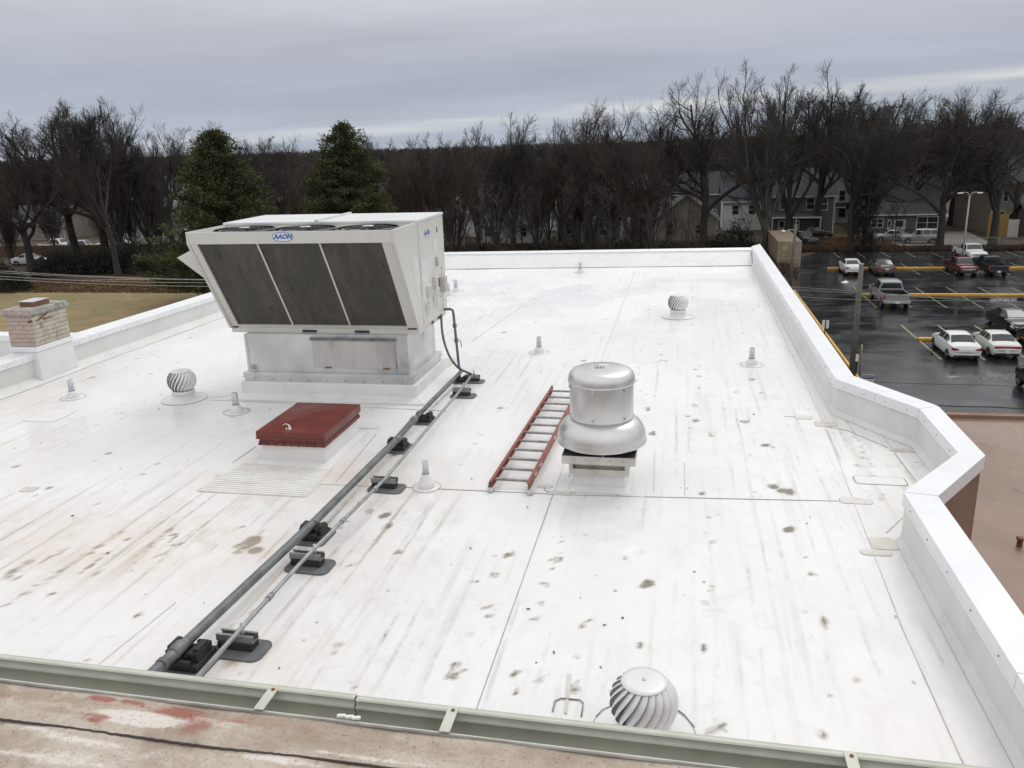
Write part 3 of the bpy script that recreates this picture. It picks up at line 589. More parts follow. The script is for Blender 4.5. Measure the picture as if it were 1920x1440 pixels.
# long dark seam across the upper sheet
pts = [at(-60, 1338, ZU+.01), at(0, 1343, ZU+.012), at(130, 1357, ZU+.015), at(260, 1373, ZU+.02), at(400, 1392, ZU+.02), at(560, 1408, ZU+.02), at(810, 1440, ZU+.02), at(1000, 1462, ZU+.025), at(1400, 1512, ZU+.025)]
dense = []
for a, b in zip(pts[:-1], pts[1:]):
    for t in np.linspace(0, 1, 22)[:-1]: dense.append(a.lerp(b, t)+Vector((0, random.gauss(0, .0009), 0)))
mb = MB()
for p in dense: p.z = ZU-.012+(gy(p.x)-.122-p.y)*.035+.004
mb.tube(dense, .0042, 6); mb.build('lap_sealant', 'darkline', up)
for px, py in ((640, 1342), (655, 1344), (668, 1346)):
    p = at(px, py, ZU); MB().box((p.x, p.y, ZU), (.030, .012, .010), .2).build('white_sealant', 'white', up, .003)
MB().prism([(-12, gy(-12)-.125), (9, gy(9)-.125), (9, -9), (-12, -9)], G, ZU-.10).build('wall', 'brick_brown', up)
# flat part of the upper roof behind the camera
MB().prism([(-12, -.9), (9, -.9), (9, -8.9), (-12, -8.9)], ZU-.10, ZU+.10).build('roof_field', 'uroof', up)
MB().prism([(4.5, 2.1), (9, 2.04), (9, -.9), (4.5, -.9)], ZU-.1, ZU-.01).build('roof_side', 'uroof', up)
MB().prism([(-12, 2.3), (-5, 2.2), (-5, -.9), (-12, -.9)], ZU-.1, ZU-.01).build('roof_side', 'uroof', up)

# brown lower roof to the right
br = thing('brown_roofed_wing', (0, 0, 0), 'low wing with a flat brown coated roof to the right of the white parapet', 'building')
MB().prism([(2.5, 2), (30, 2), (30, 20.9), (2.6, 20.6)], -3.5, -3.2).build('roof', 'broof', br)
MB().prism([(2.5, 20.55), (30, 20.85), (30, 21.05), (2.5, 20.75)], -3.6, -3.12).build('roof_edge', 'brick_brown', br)
MB().prism([(2.5, 2.1), (29.9, 2.1), (29.9, 20.7), (2.6, 20.5)], G, -3.5).build('wall', 'brick_brown', br)
p = at(1911, 1025, -3.2); o = MB().lathe([(.045, 0), (.045, .14), (.065, .14), (.065, .17), (0, .175)], p, 12).build('vent_pipe', 'clay', br)
mb = MB()
for (a, b) in (((1860, 838), (1872, 834)), ((1878, 852), (1918, 851)), ((1850, 867), (1872, 862)), ((1890, 876), (1912, 874)), ((1845, 888), (1862, 884)), ((1882, 792), (1908, 812))): offset_box_line(at(*a, -3.2), at(*b, -3.2), .02, -3.2, -3.196, mb)
mb.build('cracks', 'seam', br)

# adjoining white roof left of the chimney
ad_ = thing('adjoining_white_roof', (0, 0, 0), 'lower white roof corner with its own parapet left of the chimney', 'roof')
MB().prism([(-20, 4), (-11.3, 4), (-10.75, 11.0), (-10.75, 13.3), (-20, 13.2)], -.35, -.02).build('roof_membrane', 'tpo', ad_)
MB().prism([(-20, 12.55), (-10.72, 12.62), (-10.72, 12.85), (-20, 12.8)], -.02, .36).build('parapet', 'membrane', ad_)
MB().prism([(-20, 12.52), (-10.70, 12.59), (-10.70, 12.90), (-20, 12.85)], .36, .46).build('coping', 'coping', ad_, .005)
MB().prism([(-20, 4), (-11.35, 4), (-10.8, 12.8), (-20, 12.8)], G, -.36).build('wall', 'brick_brown', ad_)
MB().box((-13.6, 12.3, .0), (2.2, .05, .03)).build('edge_rail', 'strut', ad_)

# ------------------------------------------------------------ chimney
ch = thing('brick_chimney', (-10.47, 11.66, 0), 'square painted brick chimney with a worn concrete cap and red clay flue', 'chimney')
cw, cdp = .47, .80
def tapered(mb, w0, d0, z0, w1, d1, z1):
    vs = [(sx_*w/2, sy_*d/2, z) for w, d, z in ((w0, d0, z0), (w1, d1, z1)) for sx_, sy_ in ((-1, -1), (1, -1), (1, 1), (-1, 1))]
    mb.add(vs, [(3, 2, 1, 0), (4, 5, 6, 7), (0, 1, 5, 4), (1, 2, 6, 5), (2, 3, 7, 6), (3, 0, 4, 7)]); return mb
tapered(MB(), cw+.06, cdp+.08, -.05, cw+.02, cdp+.03, .52).build('membrane_wrap', 'tpo', ch, .02)
tapered(MB(), cw+.05, cdp+.06, .52, cw+.045, cdp+.055, .60).build('flashing_strip', 'coping', ch, .004)
tapered(MB(), cw-.03, cdp-.03, .60, cw-.03, cdp-.03, 1.10).build('mortar_core', 'chim_cream', ch); MB().bb((-cw/2+.004, -cdp/2+.006, .602), (cw/2-.004, -cdp/2+.02, 1.098)).build('painted_mortar', 'chim_pink', ch)
for row in range(7):                      # bricks of the two faces in view and the two hidden ones
    z = .605+row*.070
    for side in range(4):
        ln = cw if side % 2 == 0 else cdp; n = 3 if side % 2 == 0 else 4; bl = ln/n
        off = (row % 2)*bl/2
        for k in range(n+(row % 2)):
            x0 = max(-ln/2, -ln/2+k*bl-off); x1 = min(ln/2, -ln/2+(k+1)*bl-off)
            if x1-x0 < .03: continue
            mb = MB(); j = random.uniform(0, .004); xm, wd = (x0+x1)/2, x1-x0-.005
            if side == 0: mb.box((xm, -cdp/2+.012-j, z+.033), (wd, .03, .063))
            elif side == 1: mb.box((cw/2-.012+j, xm, z+.033), (.03, wd, .063))
            elif side == 2: mb.box((xm, cdp/2-.012+j, z+.033), (wd, .03, .063))
            else: mb.box((-cw/2+.012-j, xm, z+.033), (.03, wd, .063))
            mb.build('brick', 'chim_pink' if side == 0 or side == 3 else 'chim_cream', ch)
mb = MB(); tapered(mb, cw+.04, cdp+.05, 1.10, cw+.09, cdp+.10, 1.13); tapered(mb, cw+.09, cdp+.10, 1.13, cw+.08, cdp+.09, 1.215)
o = mb.build('cap', 'chim_cap', ch, .012)
MB().prism([(-.275, -.452), (.26, -.452), (.26, -.445), (-.275, -.445)], 1.135, 1.21).build('cap_front_face', 'chim_cap_pink', ch)
mb = MB(); mb.box((-.01, .02, 1.25), (.27, .36, .09)); f_ = mb.build('flue', 'clay', ch, .008)
MB().box((-.01, .02, 1.300), (.285, .375, .008), .03).build('flue_cover', 'galv', f_)
mb = MB(); mb.box((.245, -.15, 1.06), (.02, .30, .016), 0, .32); mb.box((.25, -.05, 1.01), (.02, .2, .012), 0, -.05); mb.build('rusty_iron', 'rust', ch)
mb = MB(); mb.add([(.225, -.42, 1.03), (.25, -.39, 1.05), (.24, -.38, .97), (.20, -.41, 1.0)], [(0, 1, 2, 3)]); mb.box((.20, -.385, 1.02), (.05, .04, .05), .5, .4); mb.build('broken_corner', 'darkm', ch)

# ------------------------------------------------------------ rooftop air conditioning unit
X0, X1, YB, YF, YL = -6.57, -3.60, 12.49, 11.0, 10.2; ZB, ZT, ZL = 1.02, 2.52, 2.36
hv = thing('rooftop_air_conditioner', (0, 0, 0), 'large beige rooftop air conditioning unit with three slanted coil panels on a galvanised curb', 'air conditioner')
mb = MB(); mb.prism([(-6.42, 10.84), (-3.66, 10.86), (-3.66, 12.42), (-6.42, 12.42)], -.02, .235)
o = mb.build('membrane_curb', 'tpo', hv, .02)
mb = MB(); a_ = [(-6.42, 10.84), (-3.66, 10.86), (-3.66, 12.42), (-6.42, 12.42)]; b_ = [(-6.56, 10.66), (-3.50, 10.70), (-3.46, 12.6), (-6.56, 12.6)]
mb.add([(*p, .06) for p in a_]+[(*p, .003) for p in b_], [(i, (i+1) % 4, 4+(i+1) % 4, 4+i) for i in range(4)]); mb.build('curb_flashing', 'tpo', hv)
seam([(-6.6, 10.60), (-3.35, 10.64), (-3.25, 12.8)], .006, 'seamlight')
mb = MB(); mb.prism([(-6.36, 10.88), (-3.72, 10.90), (-3.72, 12.37), (-6.36, 12.37)], .235, .31); mb.prism([(-6.385, 10.86), (-3.695, 10.88), (-3.695, 12.39), (-6.385, 12.39)], .295, .315)
o = mb.build('curb_rail', 'galv', hv, .003)
mb = MB(); mb.prism([(-6.37, 10.87), (-3.71, 10.89), (-3.71, 12.38), (-6.37, 12.38)], .315, .37); mb.build('curb_flange', 'galv', hv, .004)
MB().prism([(-6.30, 10.94), (-3.78, 10.96), (-3.78, 12.31), (-6.30, 12.31)], .37, ZB-.07).build('plenum', 'galv', hv, .003)
mb = MB()
for x in (-6.30, -3.78): mb.bb((x-.02, 10.933, .37), (x+.02, 10.938, ZB-.07)) if x < -4 else mb.bb((x-.03, 10.945, .37), (x+.004, 10.958, ZB-.07))
mb.build('corner_trim', 'galv', hv)['kind'] = 'stuff'
M['galvst'] = mat('stained_galvanised', (.60, .59, .58), .36, .75, .12, 1.6, (.20, .22, .27), .9, 2.2, rvar=.1, stretch=(1.3, 1, .55)); ap = MB().bb((-5.25, 10.935, .45), (-3.97, 10.948, .86)).build('access_panel', 'galvst', hv, .003)
mb = MB(); mb.bb((-5.27, 10.915, .865), (-3.95, 10.955, .89)); mb.bb((-5.27, 10.90, .90), (-3.95, 10.955, .905))
for k in range(5): mb.tube([(-5.2+k*.30, 10.90, .878), (-5.2+k*.30, 10.92, .878)], .008, 6)
mb.build('panel_rail', 'strut', ap)
for x in (-5.02, -4.12):
    MB().bb((x-.05, 10.918, .447), (x+.05, 10.934, .463)).build('latch', 'rust', ap)
mb = MB()
for dx in (-.02, .02): mb.tube([(-6.22+dx+.02*math.sin(t), 10.925, .44+.035*math.cos(t)+.0) for t in np.linspace(0, 5.6, 9)], .004, 5)
mb.build('wire_hook', 'strut', hv)
mb = MB()
for i in range(9):
    x = -6.2+i*.29; mb.tube([(x, 10.868 + .0073*(x+6.37), .27), (x, 10.855, .27)], .007, 6)
mb.build('screws', 'strut', hv)['kind'] = 'stuff'
# cabinet
mb = MB(); mb.prism([(X0+.02, YF+.02), (X1-.02, YF+.02), (X1-.02, YB-.02), (X0+.02, YB-.02)], ZB-.07, ZB); mb.build('base_rail', 'cab', hv, .004)
mb = MB()
for x in (-5.30, -4.48): mb.bb((x-.11, YF+.005, ZB-.052), (x+.11, YF+.021, ZB-.018))
for y in (11.7, 12.05): mb.bb((X1-.021, y-.05, ZB-.055), (X1-.010, y+.05, ZB-.02))
mb.build('lifting_slot', 'darkm', hv)
YS = 11.20           # seam between condenser section and cabinet
def side_poly(x, flip):  # condenser section cheek with thickness
    p = [(YF, ZB), (YS, ZB), (YS, ZT), (YL, ZT), (YL, ZL)]
    vs = [(x, y, z) for y, z in p]+[(x+(.035 if flip else -.035), y, z) for y, z in p]; n = 5
    return MB().add(vs, [tuple(range(n)), tuple(range(2*n-1, n-1, -1))]+[(i, (i+1) % n, n+(i+1) % n, n+i) for i in range(n)])
side_poly(X1, False).build('side_cheek', 'cab', hv, .004); side_poly(X0, True).build('side_cheek', 'cab', hv, .004)
MB().bb((X0+.001, YS+.003, ZB), (X1-.001, YB, ZT)).build('cabinet', 'cab', hv, .005)
mb = MB(); mb.prism([(X0-.01, YS-.01), (X1+.01, YS-.01), (X1+.01, YB+.015), (X0-.01, YB+.015)], ZT+.001, ZT+.035); tp = mb.build('top_panel', 'cabtop', hv, .006)
MB().bb((-5.13, YS-.012, ZT+.036), (-5.09, YB+.015, ZT+.060)).build('roof_seam', 'cabtop', tp)
MB().bb((X0+.036, YL, ZL), (X1-.036, YL+.03, ZT)).build('front_fascia', 'cab', hv, .003)
MB().bb((X0+.036, YL+.031, ZT-.09), (X1-.036, YS+.002, ZT-.065)).build('fan_deck', 'cab', hv)
# coil face: frame lies in the slanted plane from lip (YL+.02, ZL) to bottom (YF, ZB)
P0 = Vector((0, YL+.015, ZL)); P1 = Vector((0, YF+.01, ZB+.03)); sl = (P1-P0); nrm = Vector((0, -sl.z, sl.y)).normalized(); nrm = nrm if nrm.y < 0 else -nrm
def slant(x0, x1, t0, t1, d0, d1):
    vs = []
    for d in (d0, d1):
        for x, t in ((x0, t0), (x1, t0), (x1, t1), (x0, t1)): q = P0+sl*t+nrm*d; vs.append((x, q.y, q.z))
    return MB().add(vs, [(3, 2, 1, 0), (4, 5, 6, 7), (0, 1, 5, 4), (1, 2, 6, 5), (2, 3, 7, 6), (3, 0, 4, 7)])
cxs = [X0+.13, X0+.13+.895, X0+.13+1.79, X1-.17]
for i in range(3): slant(cxs[i]+.012, cxs[i+1]-.012, .0, .985, -.045, -.02).build('coil_panel', 'coil', hv)
for x in cxs[1:3]: slant(x-.011, x+.011, 0, .985, -.018, -.002).build('coil_mullion', 'cab', hv)
slant(X0+.036, cxs[0]+.010, 0, 1, -.05, .004).build('coil_frame', 'cab', hv); slant(cxs[3]-.010, X1-.036, 0, 1, -.05, .004).build('coil_frame', 'cab', hv)
slant(cxs[0]+.011, cxs[3]-.011, .986, 1.02, -.05, .006).build('coil_frame', 'cab', hv)
MB().bb((X0+.036, YS-.02, ZB+.04), (X1-.036, YS, ZT-.1)).build('inner_back', 'darkm', hv)
# fans in the recess
for i in range(3):
    cx_ = X0+.14+.46+i*.915; cy_ = YL+.505; zf = ZT-.066
    fr_ = MB().lathe([(.40, 0), (.44, .005), (.435, .045), (.41, .062)], (cx_, cy_, zf), 36).build('fan_guard', 'fan', hv)
    mb = MB()
    for rr_ in (.08, .14, .20, .26, .32, .37, .405): mb.tube([(cx_+rr_*math.cos(t), cy_+rr_*math.sin(t), zf+.075-.05*(rr_/.42)**3) for t in np.linspace(0, 2*PI, 33)], .0045, 5, False)
    for k in range(8):
        t = k*PI/4; mb.tube([(cx_+r_*math.cos(t), cy_+r_*math.sin(t), zf+.073-.05*(r_/.42)**3) for r_ in (.06, .2, .32, .42)], .006, 5)
    mb.build('guard_wire', 'fan', fr_)
    MB().lathe([(.0, .084), (.075, .082), (.08, .07)][::-1], (cx_, cy_, zf), 20).build('fan_hub', 'reg', fr_)
    mb = MB(); mb.lathe([(0.0, .012), (.42, .012)], (cx_, cy_, zf), 30); mb.build('fan_throat', 'darkm', fr_)
    for k in range(4):
        t = k*PI/2+.4; mb = MB(); vs = [(cx_+r_*math.cos(t+o_), cy_+r_*math.sin(t+o_), zf+.025+z_) for r_, o_, z_ in ((.07, -.3, .02), (.38, -.35, .02), (.38, .35, 0), (.07, .3, 0))]
        mb.add(vs, [(0, 1, 2, 3)]).build('fan_blade', 'strut', fr_)
# badge
def badge(loc, w_, rot, name='logo_badge'):
    t = empty(name, loc, 0); t.parent = hv; t.rotation_euler = rot
    k = 40; mb = MB(); h_ = w_*.42; mb.prism([(w_/2*math.cos(2*PI*i/k), h_/2*math.sin(2*PI*i/k)) for i in range(k)], 0, .002); mb.build('badge_plate', 'white', t)
    mb = MB(); mb.tube([(w_*.47*math.cos(2*PI*i/k), h_*.45*math.sin(2*PI*i/k), .003) for i in range(k+1)], w_*.012, 5, False); mb.build('badge_rim', 'blue', t)
    text_mesh('AAON', w_*.275, 'blue', t, (0, 0, .003), (0, 0, 0), 'lettering', .3, .001, .004)
pb = aty(530, 444, YL); badge((pb.x, YL-.002, pb.z), .32, (PI/2, 0, 0))
badge((X1+.001, 11.62, 2.33), .27, (PI/2, 0, PI/2))
# right side details (x = X1)
def rs(y, z, w_, h_, d, name, m, bev=.004, par=None): return MB().bb((X1, y-w_/2, z-h_/2), (X1+d, y+w_/2, z+h_/2)).build(name, m, par or hv, bev)
MB().bb((X1-.001, YS-.004, ZB+.02), (X1+.004, YS+.012, ZT)).build('section_seam', 'aludull', hv)
MB().bb((X1, 12.27, ZB+.02), (X1+.004, 12.28, 1.75)).build('door_seam', 'aludull', hv)
b1 = rs(11.50, 1.50, .13, .17, .05, 'switch_box', 'cab'); MB().bb((X1+.051, 11.49, 1.43), (X1+.053, 11.55, 1.57)).build('switch_face', 'aludull', b1)
b2 = rs(11.86, 1.56, .16, .20, .06, 'switch_box', 'cab'); MB().bb((X1+.061, 11.87, 1.49), (X1+.063, 11.93, 1.63)).build('switch_opening', 'darkm', b2)
rs(12.23, 1.48, .14, .24, .08, 'conduit_box', 'aludull'); rs(12.02, 1.86, .06, .14, .03, 'door_handle', 'aludull'); rs(12.0, 2.10, .09, .18, .002, 'worn_label', 'white', 0)
for k in range(4): MB().bb((X1, 12.12+.012*k, 2.28-.0*k), (X1+.002, 12.127+.012*k, 2.36)).build('stencil_mark', 'darkm', hv)
for (yc, zc, n) in ((11.45, 1.22, 5), (11.86, 1.27, 5)):
    for k in range(n): MB().box((X1+.006, yc-.09+k*.045, zc), (.014, .020, .22), 0, 0, .12).build('vent_louvre', 'cabfade', hv)
MB().add([(X1+.0015, 11.24, 1.95), (X1+.0015, 11.80, 1.98), (X1+.0015, 11.62, 1.55), (X1+.0015, 11.36, 1.30), (X1+.0015, 11.26, 1.45)], [(0, 1, 2, 3, 4)]).build('faded_paint', 'cabfade', hv)
MB().add([(X1+.0015, 10.80, 2.1), (X1+.0015, 11.14, 2.05), (X1+.0015, 11.14, 1.35), (X1+.0015, 11.0, 1.55)], [(0, 1, 2, 3)]).build('faded_paint', 'cabfade', hv)
mb = MB()
for (y, z) in [(11.0, 1.2), (11.25, 1.1), (11.25, 1.5), (11.25, 1.9), (11.25, 2.3), (12.4, 1.2), (12.4, 1.6), (12.4, 2.0), (12.4, 2.4), (12.1, 1.65), (12.15, 1.3), (12.3, 1.72), (12.2, 1.15)]: mb.tube([(X1, y, z), (X1+.006, y, z)], .008, 6)
mb.build('screws', 'strut', hv)['kind'] = 'stuff'
# rain hood on the far left side
mb = MB(); yh0, yh1 = 10.8, 11.9; vs = []
for y in (yh0, yh1): vs += [(X0-.001, y, 2.36), (X0-.58, y, 2.10), (X0-.001, y, 1.66)]
mb.add(vs, [(0, 2, 1), (3, 4, 5), (0, 1, 4, 3), (1, 2, 5, 4), (0, 3, 5, 2)]); mb.build('rain_hood', 'cab', hv, .004)

# riser, flexible whip and gas pipe
def poly_arc(pts, n=6):   # smooth a path with Catmull-Rom
    pts = [Vector(p) for p in pts]; P = [pts[0]*2-pts[1]]+pts+[pts[-1]*2-pts[-2]]; out_ = []
    for i in range(1, len(P)-2):
        for k in range(n):
            t = k/n; a, b, c, d = P[i-1], P[i], P[i+1], P[i+2]
            out_.append(.5*((2*b)+(c-a)*t+(2*a-5*b+4*c-d)*t*t+(3*b-a-3*c+d)*t**3))
    out_.append(pts[-1]); return out_
GP = [at(255, 1290, .16), at(330, 1222, .16), at(590, 978, .15), at(742, 826, .15), at(776, 787, .15)]
GP2 = [at(776, 787, .15), at(845, 717, .14), at(864, 697, .13)]
gp = thing('gas_pipe', (0, 0, 0), 'thick grey pipe running across the white roof to the air conditioner', 'pipe')
MB().tube([GP[0]+(GP[0]-GP[1])*.9, *GP], .041, 14).build('pipe_run', 'pipe', gp); 
MB().tube(GP2, .030, 12).build('pipe_run', 'pipe', gp)
for p, q, r_, l_ in ((at(333, 1218, .16), GP[2], .050, .12), (at(745, 824, .15), GP[3]+Vector((.05, .6, 0)), .049, .10), (at(776, 787, .15), GP2[1], .046, .10), (at(590, 980, .15), GP[3], .046, .06), (at(305, 1245, .16), GP[2], .049, .05)):
    d = (q-p).normalized(); MB().tube([p-d*l_/2, p-d*(l_/2-.01), p+d*(l_/2-.01), p+d*l_/2], [r_*.92, r_, r_, r_*.92], 14).build('pipe_coupling', 'pipe', gp)
rz0 = Vector((X1+.0, 12.22, 1.12)); eb = GP2[-1]
tp_ = Vector((eb.x-.03, eb.y-.1, 1.12))
mb = MB(); tx = aty(850, 583, 12.25)
path = [Vector((X1+.02, 12.22, tx.z+.03)), Vector((tx.x-.05, 12.25, tx.z+.03)), Vector((tx.x-.01, 12.25, tx.z+.01)), Vector((tx.x, 12.25, tx.z-.05)), Vector((eb.x-.02, eb.y-.02, .22)), Vector((eb.x, eb.y, .14))]
mb.tube(path, .021, 10); mb.build('riser', 'pipe', gp)
for t in (.22, .5): q = path[3].lerp(path[4], t); MB().tube([q+Vector((0, 0, .03)), q-Vector((0, 0, .03))], .032, 10).build('valve_body', 'pipe', gp)
q = path[3].lerp(path[4], .5); MB().tube([q, q+Vector((.07, -.02, .01)), q+Vector((.09, -.02, -.10))], .008, 6).build('valve_handle', 'strut', gp)
cn = thing('conduit', (0, 0, 0), 'thin galvanised conduit beside the thick grey pipe', 'conduit')
CP = [at(352, 1290, .19), at(440, 1192, .19), at(576, 1042, .18), at(722, 898, .17), at(858, 738, .17), at(883, 706, .14)]
MB().tube(CP, .0185, 10).build('conduit_run', 'conduit', cn)
for px, py in ((503, 1120), (706, 915), (640, 975)): 
    c0 = at(px, py, .18); k = min(range(5), key=lambda i: abs((CP[i]+CP[i+1]).y/2-c0.y)); a, b = CP[k], CP[k+1]; t = (c0.y-a.y)/(b.y-a.y); c0 = a.lerp(b, t); d = (b-a).normalized()
    MB().tube([c0-d*.035, c0+d*.035], .025, 10).build('conduit_coupling', 'conduit', cn)
fx = poly_arc([aty(827, 588, 12.15), aty(829, 620, 12.12), aty(834, 645, 12.15), at(845, 672, .35), at(860, 690, .16), at(878, 699, .12), at(886, 703, .13), at(883, 708, .14)])
MB().tube(fx, .019, 8).build('flexible_whip', 'pipe', cn)
# pipe supports
def slab(mb, w_, d_, z0, z1, r=.06): mb.prism(rrect(0, 0, w_, d_, r), z0, z1, False)
def block_support(px, py, sc_, rz, label):
    p = at(px, py); t = thing('pipe_support', p, label, 'pipe support', 'black blocks under the grey pipe', rz); sc_ *= .9
    mb = MB(); slab(mb, .36*sc_, .40*sc_, .0, .018); mb.build('pad', 'pad', t, .004)
    mb = MB(); mb.box((0, 0, .045*sc_), (.27*sc_, .25*sc_, .055*sc_)); mb.build('block_base', 'black', t, .006)
    for s in (-1, 1):
        mb = MB(); mb.box((s*.085*sc_, 0, .105*sc_), (.085*sc_, .17*sc_, .075*sc_)); mb.box((s*.100*sc_, 0, .150*sc_), (.045*sc_, .13*sc_, .03*sc_)); mb.build('pipe_cheek', 'black', t, .008)
    mb = MB(); mb.box((0, 0, .085*sc_), (.09*sc_, .15*sc_, .03*sc_)); mb.build('saddle', 'black', t, .004)
    for sy_ in (-1, 1): MB().box((.04*sc_, sy_*.125*sc_, .085*sc_), (.10*sc_, .03*sc_, .04*sc_)).build('strap_lug', 'black', t, .003)
for px, py, s_, lb in ((358, 1243, 1.15, 'black rubber block on a grey pad under the pipe, nearest to the gutter'), (590, 1008, 1.0, 'black block holding the thick pipe halfway, above the wide conduit strut'),
                       (746, 842, .95, 'black block under the pipe coupling right of the red hatch'), (796, 790, .9, 'black block under the pipe just in front of the air conditioner curb'), (866, 716, .75, 'small black block where the pipe turns up to the unit')):
    block_support(px, py, s_, -.03, lb)
def strut_support(px, py, s_, lb, dx=.03):
    p = at(px, py); t = thing('conduit_support', p, lb, 'pipe support', 'strut topped blocks under the conduit', -.03)
    mb = MB(); mb.prism(rrect(dx, -.02, .42*s_, .27*s_, .07), 0, .016); mb.build('pad', 'pad', t, .004)
    MB().box((0, .0, .045*s_), (.28*s_, .11*s_, .058*s_)).build('rubber_block', 'black', t, .006)
    mb = MB(); z0 = .076*s_; w_ = .30*s_
    mb.box((0, 0, z0+.003), (w_, .085*s_, .006)); mb.box((0, .040*s_, z0+.027*s_), (w_, .005, .05*s_)); mb.box((0, -.040*s_, z0+.027*s_), (w_, .005, .05*s_))
    mb.box((0, .030*s_, z0+.052*s_), (w_, .02*s_, .004)); mb.box((0, -.030*s_, z0+.052*s_), (w_, .02*s_, .004)); mb.build('strut_channel', 'strut', t)
    q = min((CP[i].lerp(CP[i+1], k_/20) for i in range(5) for k_ in range(21)), key=lambda c_: abs(c_.y-p.y)); ox = q.x-p.x
    mb = MB(); mb.tube([(ox, -.01, z0+.05*s_), (ox, -.01, q.z+.028)], .014, 6); mb.box((ox, -.01, q.z+.03), (.02, .02, .02)); mb.build('pipe_clamp', 'galv', t)
for px, py, s_, lb in ((448, 1215, 1.0, 'strut topped block under the conduit, nearest to the gutter'), (578, 1060, 1.0, 'strut topped block with its pad reaching left of the conduit, second from the gutter'),
                       (722, 915, .95, 'strut topped block under the conduit level with the ribbed walkway mat'), (866, 742, .9, 'strut topped block under the conduit near the unit, the farther pad reaching left'), (886, 715, .8, 'strut topped block at the far end of the conduit')): strut_support(px, py, s_, lb)

# ------------------------------------------------------------ roof hatch and walkway mat
hx0, hx1, hy0, hy1 = -4.80, -3.94, 8.29, 9.42
hh = thing('roof_hatch', ((hx0+hx1)/2, (hy0+hy1)/2, 0), 'red steel roof hatch with a closed lid on a white curb', 'roof hatch'); hw, hd = hx1-hx0, hy1-hy0
tapered(MB(), hw-.06, hd-.06, -.02, hw-.08, hd-.08, .25).build('curb', 'tpo', hh, .01)
tapered(MB(), hw+.10, hd+.14, .003, hw-.06, hd-.06, .035).build('curb_flashing', 'tpo', hh)
mb = MB(); tapered(mb, hw-.015, hd-.015, .235, hw-.03, hd-.03, .275); tapered(mb, hw-.04, hd-.04, .275, hw-.05, hd-.05, .32); rim_ = mb.build('curb_rim', 'red2', hh, .004)
for k in range(9):
    x = -hw/2+.04+k*(hw-.08)/8; MB().box((x, -hd/2+.005, .25), (.008, .012, .03)).build('rim_tab', 'red2', rim_)
mb = MB(); tapered(mb, hw+.0, hd+.0, .31, hw, hd, .405)
vs = [(-hw/2, -hd/2, .405), (hw/2, -hd/2, .405), (hw/2, hd/2, .405), (-hw/2, hd/2, .405), (-.02, .12, .422), (-.02, -.30, .412)]
lid = mb.build('lid', 'red', hh, .006)
MB().add(vs, [(0, 1, 5), (1, 4, 5), (1, 2, 4), (2, 3, 4), (3, 0, 4), (0, 5, 4)], False).build('lid_top', 'red', lid)
MB().box((0, -hd/2-.003, .325), (hw+.004, .008, .018)).build('lid_hem', 'red2', lid)
mb = MB(); mb.tube(poly_arc([(-.17, -.40, .43), (-.13, -.395, .45), (-.08, -.41, .44), (-.055, -.44, .415)]), [.006]*6+[.009]*6+[.012]*7, 8); mb.lathe([(.022, 0), (.020, .02), (0, .024)], (-.05, -.45, .405), 12); mb.lathe([(.012, 0), (.01, .02), (0, .022)], (-.09, -.455, .405), 10); mb.build('handle', 'aludull', lid)
outline([at(598, 855), at(600, 868), at(612, 872), at(622, 862)], .006, 'patchwarm', name='sealant_bead')
# walkway mat: ribs run left to right
ma, mbb, mc, md = at(365, 922), at(460, 868), at(622, 882), at(575, 934)
mt_ = thing('walkway_mat', (0, 0, 0), 'ribbed off-white walkway mat lying in front of the red hatch', 'mat')
def matpt(u, v, z): p = (ma.lerp(md, u)).lerp(mbb.lerp(mc, u), v); return (p.x, p.y, z)
mb = MB(); mb.add([matpt(u, v, z) for z in (.002, .010) for u, v in ((0, .04), (.03, 0), (.97, 0), (1, .04), (1, 1), (0, 1))], [(5, 4, 3, 2, 1, 0), (6, 7, 8, 9, 10, 11)]+[(i, (i+1) % 6, 6+(i+1) % 6, 6+i) for i in range(6)]); mb.build('mat_base', 'patch', mt_)
M['mat'] = mat('walkway_mat_ribs', (.76, .75, .72), .55, 0, .06, 5, (.42, .38, .32), .5, 3, stretch=(.6, 2, 1))
for k in range(16):
    v0 = (k+.10)/16; v1 = (k+.80)/16; u0 = .035 if k == 0 else .012
    mb = MB(); mb.add([matpt(u, v, z) for z in (.010, .016) for u, v in ((u0, v0), (1-u0, v0), (1-u0, v1), (u0, v1))], [(4, 5, 6, 7), (0, 1, 5, 4), (1, 2, 6, 5), (2, 3, 7, 6), (3, 0, 4, 7)]); mb.build('mat_rib', 'mat', mt_)

# ------------------------------------------------------------ exhaust fan
fc = Vector((-.755, 8.27, 0)); ef = thing('exhaust_fan', fc, 'round spun aluminium exhaust fan with a domed cap beside the ladder', 'exhaust fan')
mb = MB(); mb.prism([(-.27, -.27), (.27, -.27), (.27, .27), (-.27, .27)], -.01, .25)
mb.add([(-.272, -.272, .05), (.272, -.272, .05), (.272, .272, .05), (-.272, .272, .05), (-.33, -.34, .003), (.33, -.34, .003), (.33, .34, .003), (-.33, .34, .003)], [(0, 4, 5, 1), (1, 5, 6, 2), (2, 6, 7, 3), (3, 7, 4, 0)], True); mb.build('membrane_curb', 'tpo', ef, .015)
mb = MB()
for (a, b) in (((-.31, -.335), (.31, -.30)), ((-.31, .30), (.31, .335)), ((-.31, -.298), (-.275, .298)), ((.275, -.298), (.31, .298))): mb.bb((a[0], a[1], .20), (b[0], b[1], .265))
mb.build('curb_frame', 'aludull', ef, .003)
mb = MB()
for s in (-1, 1): mb.bb((s*.29-.02, -.33, .266), (s*.29+.02, -.29, .33))
mb.bb((-.25, -.27, .25), (.25, .27, .345)); mb.build('frame_post', 'aludull', ef)
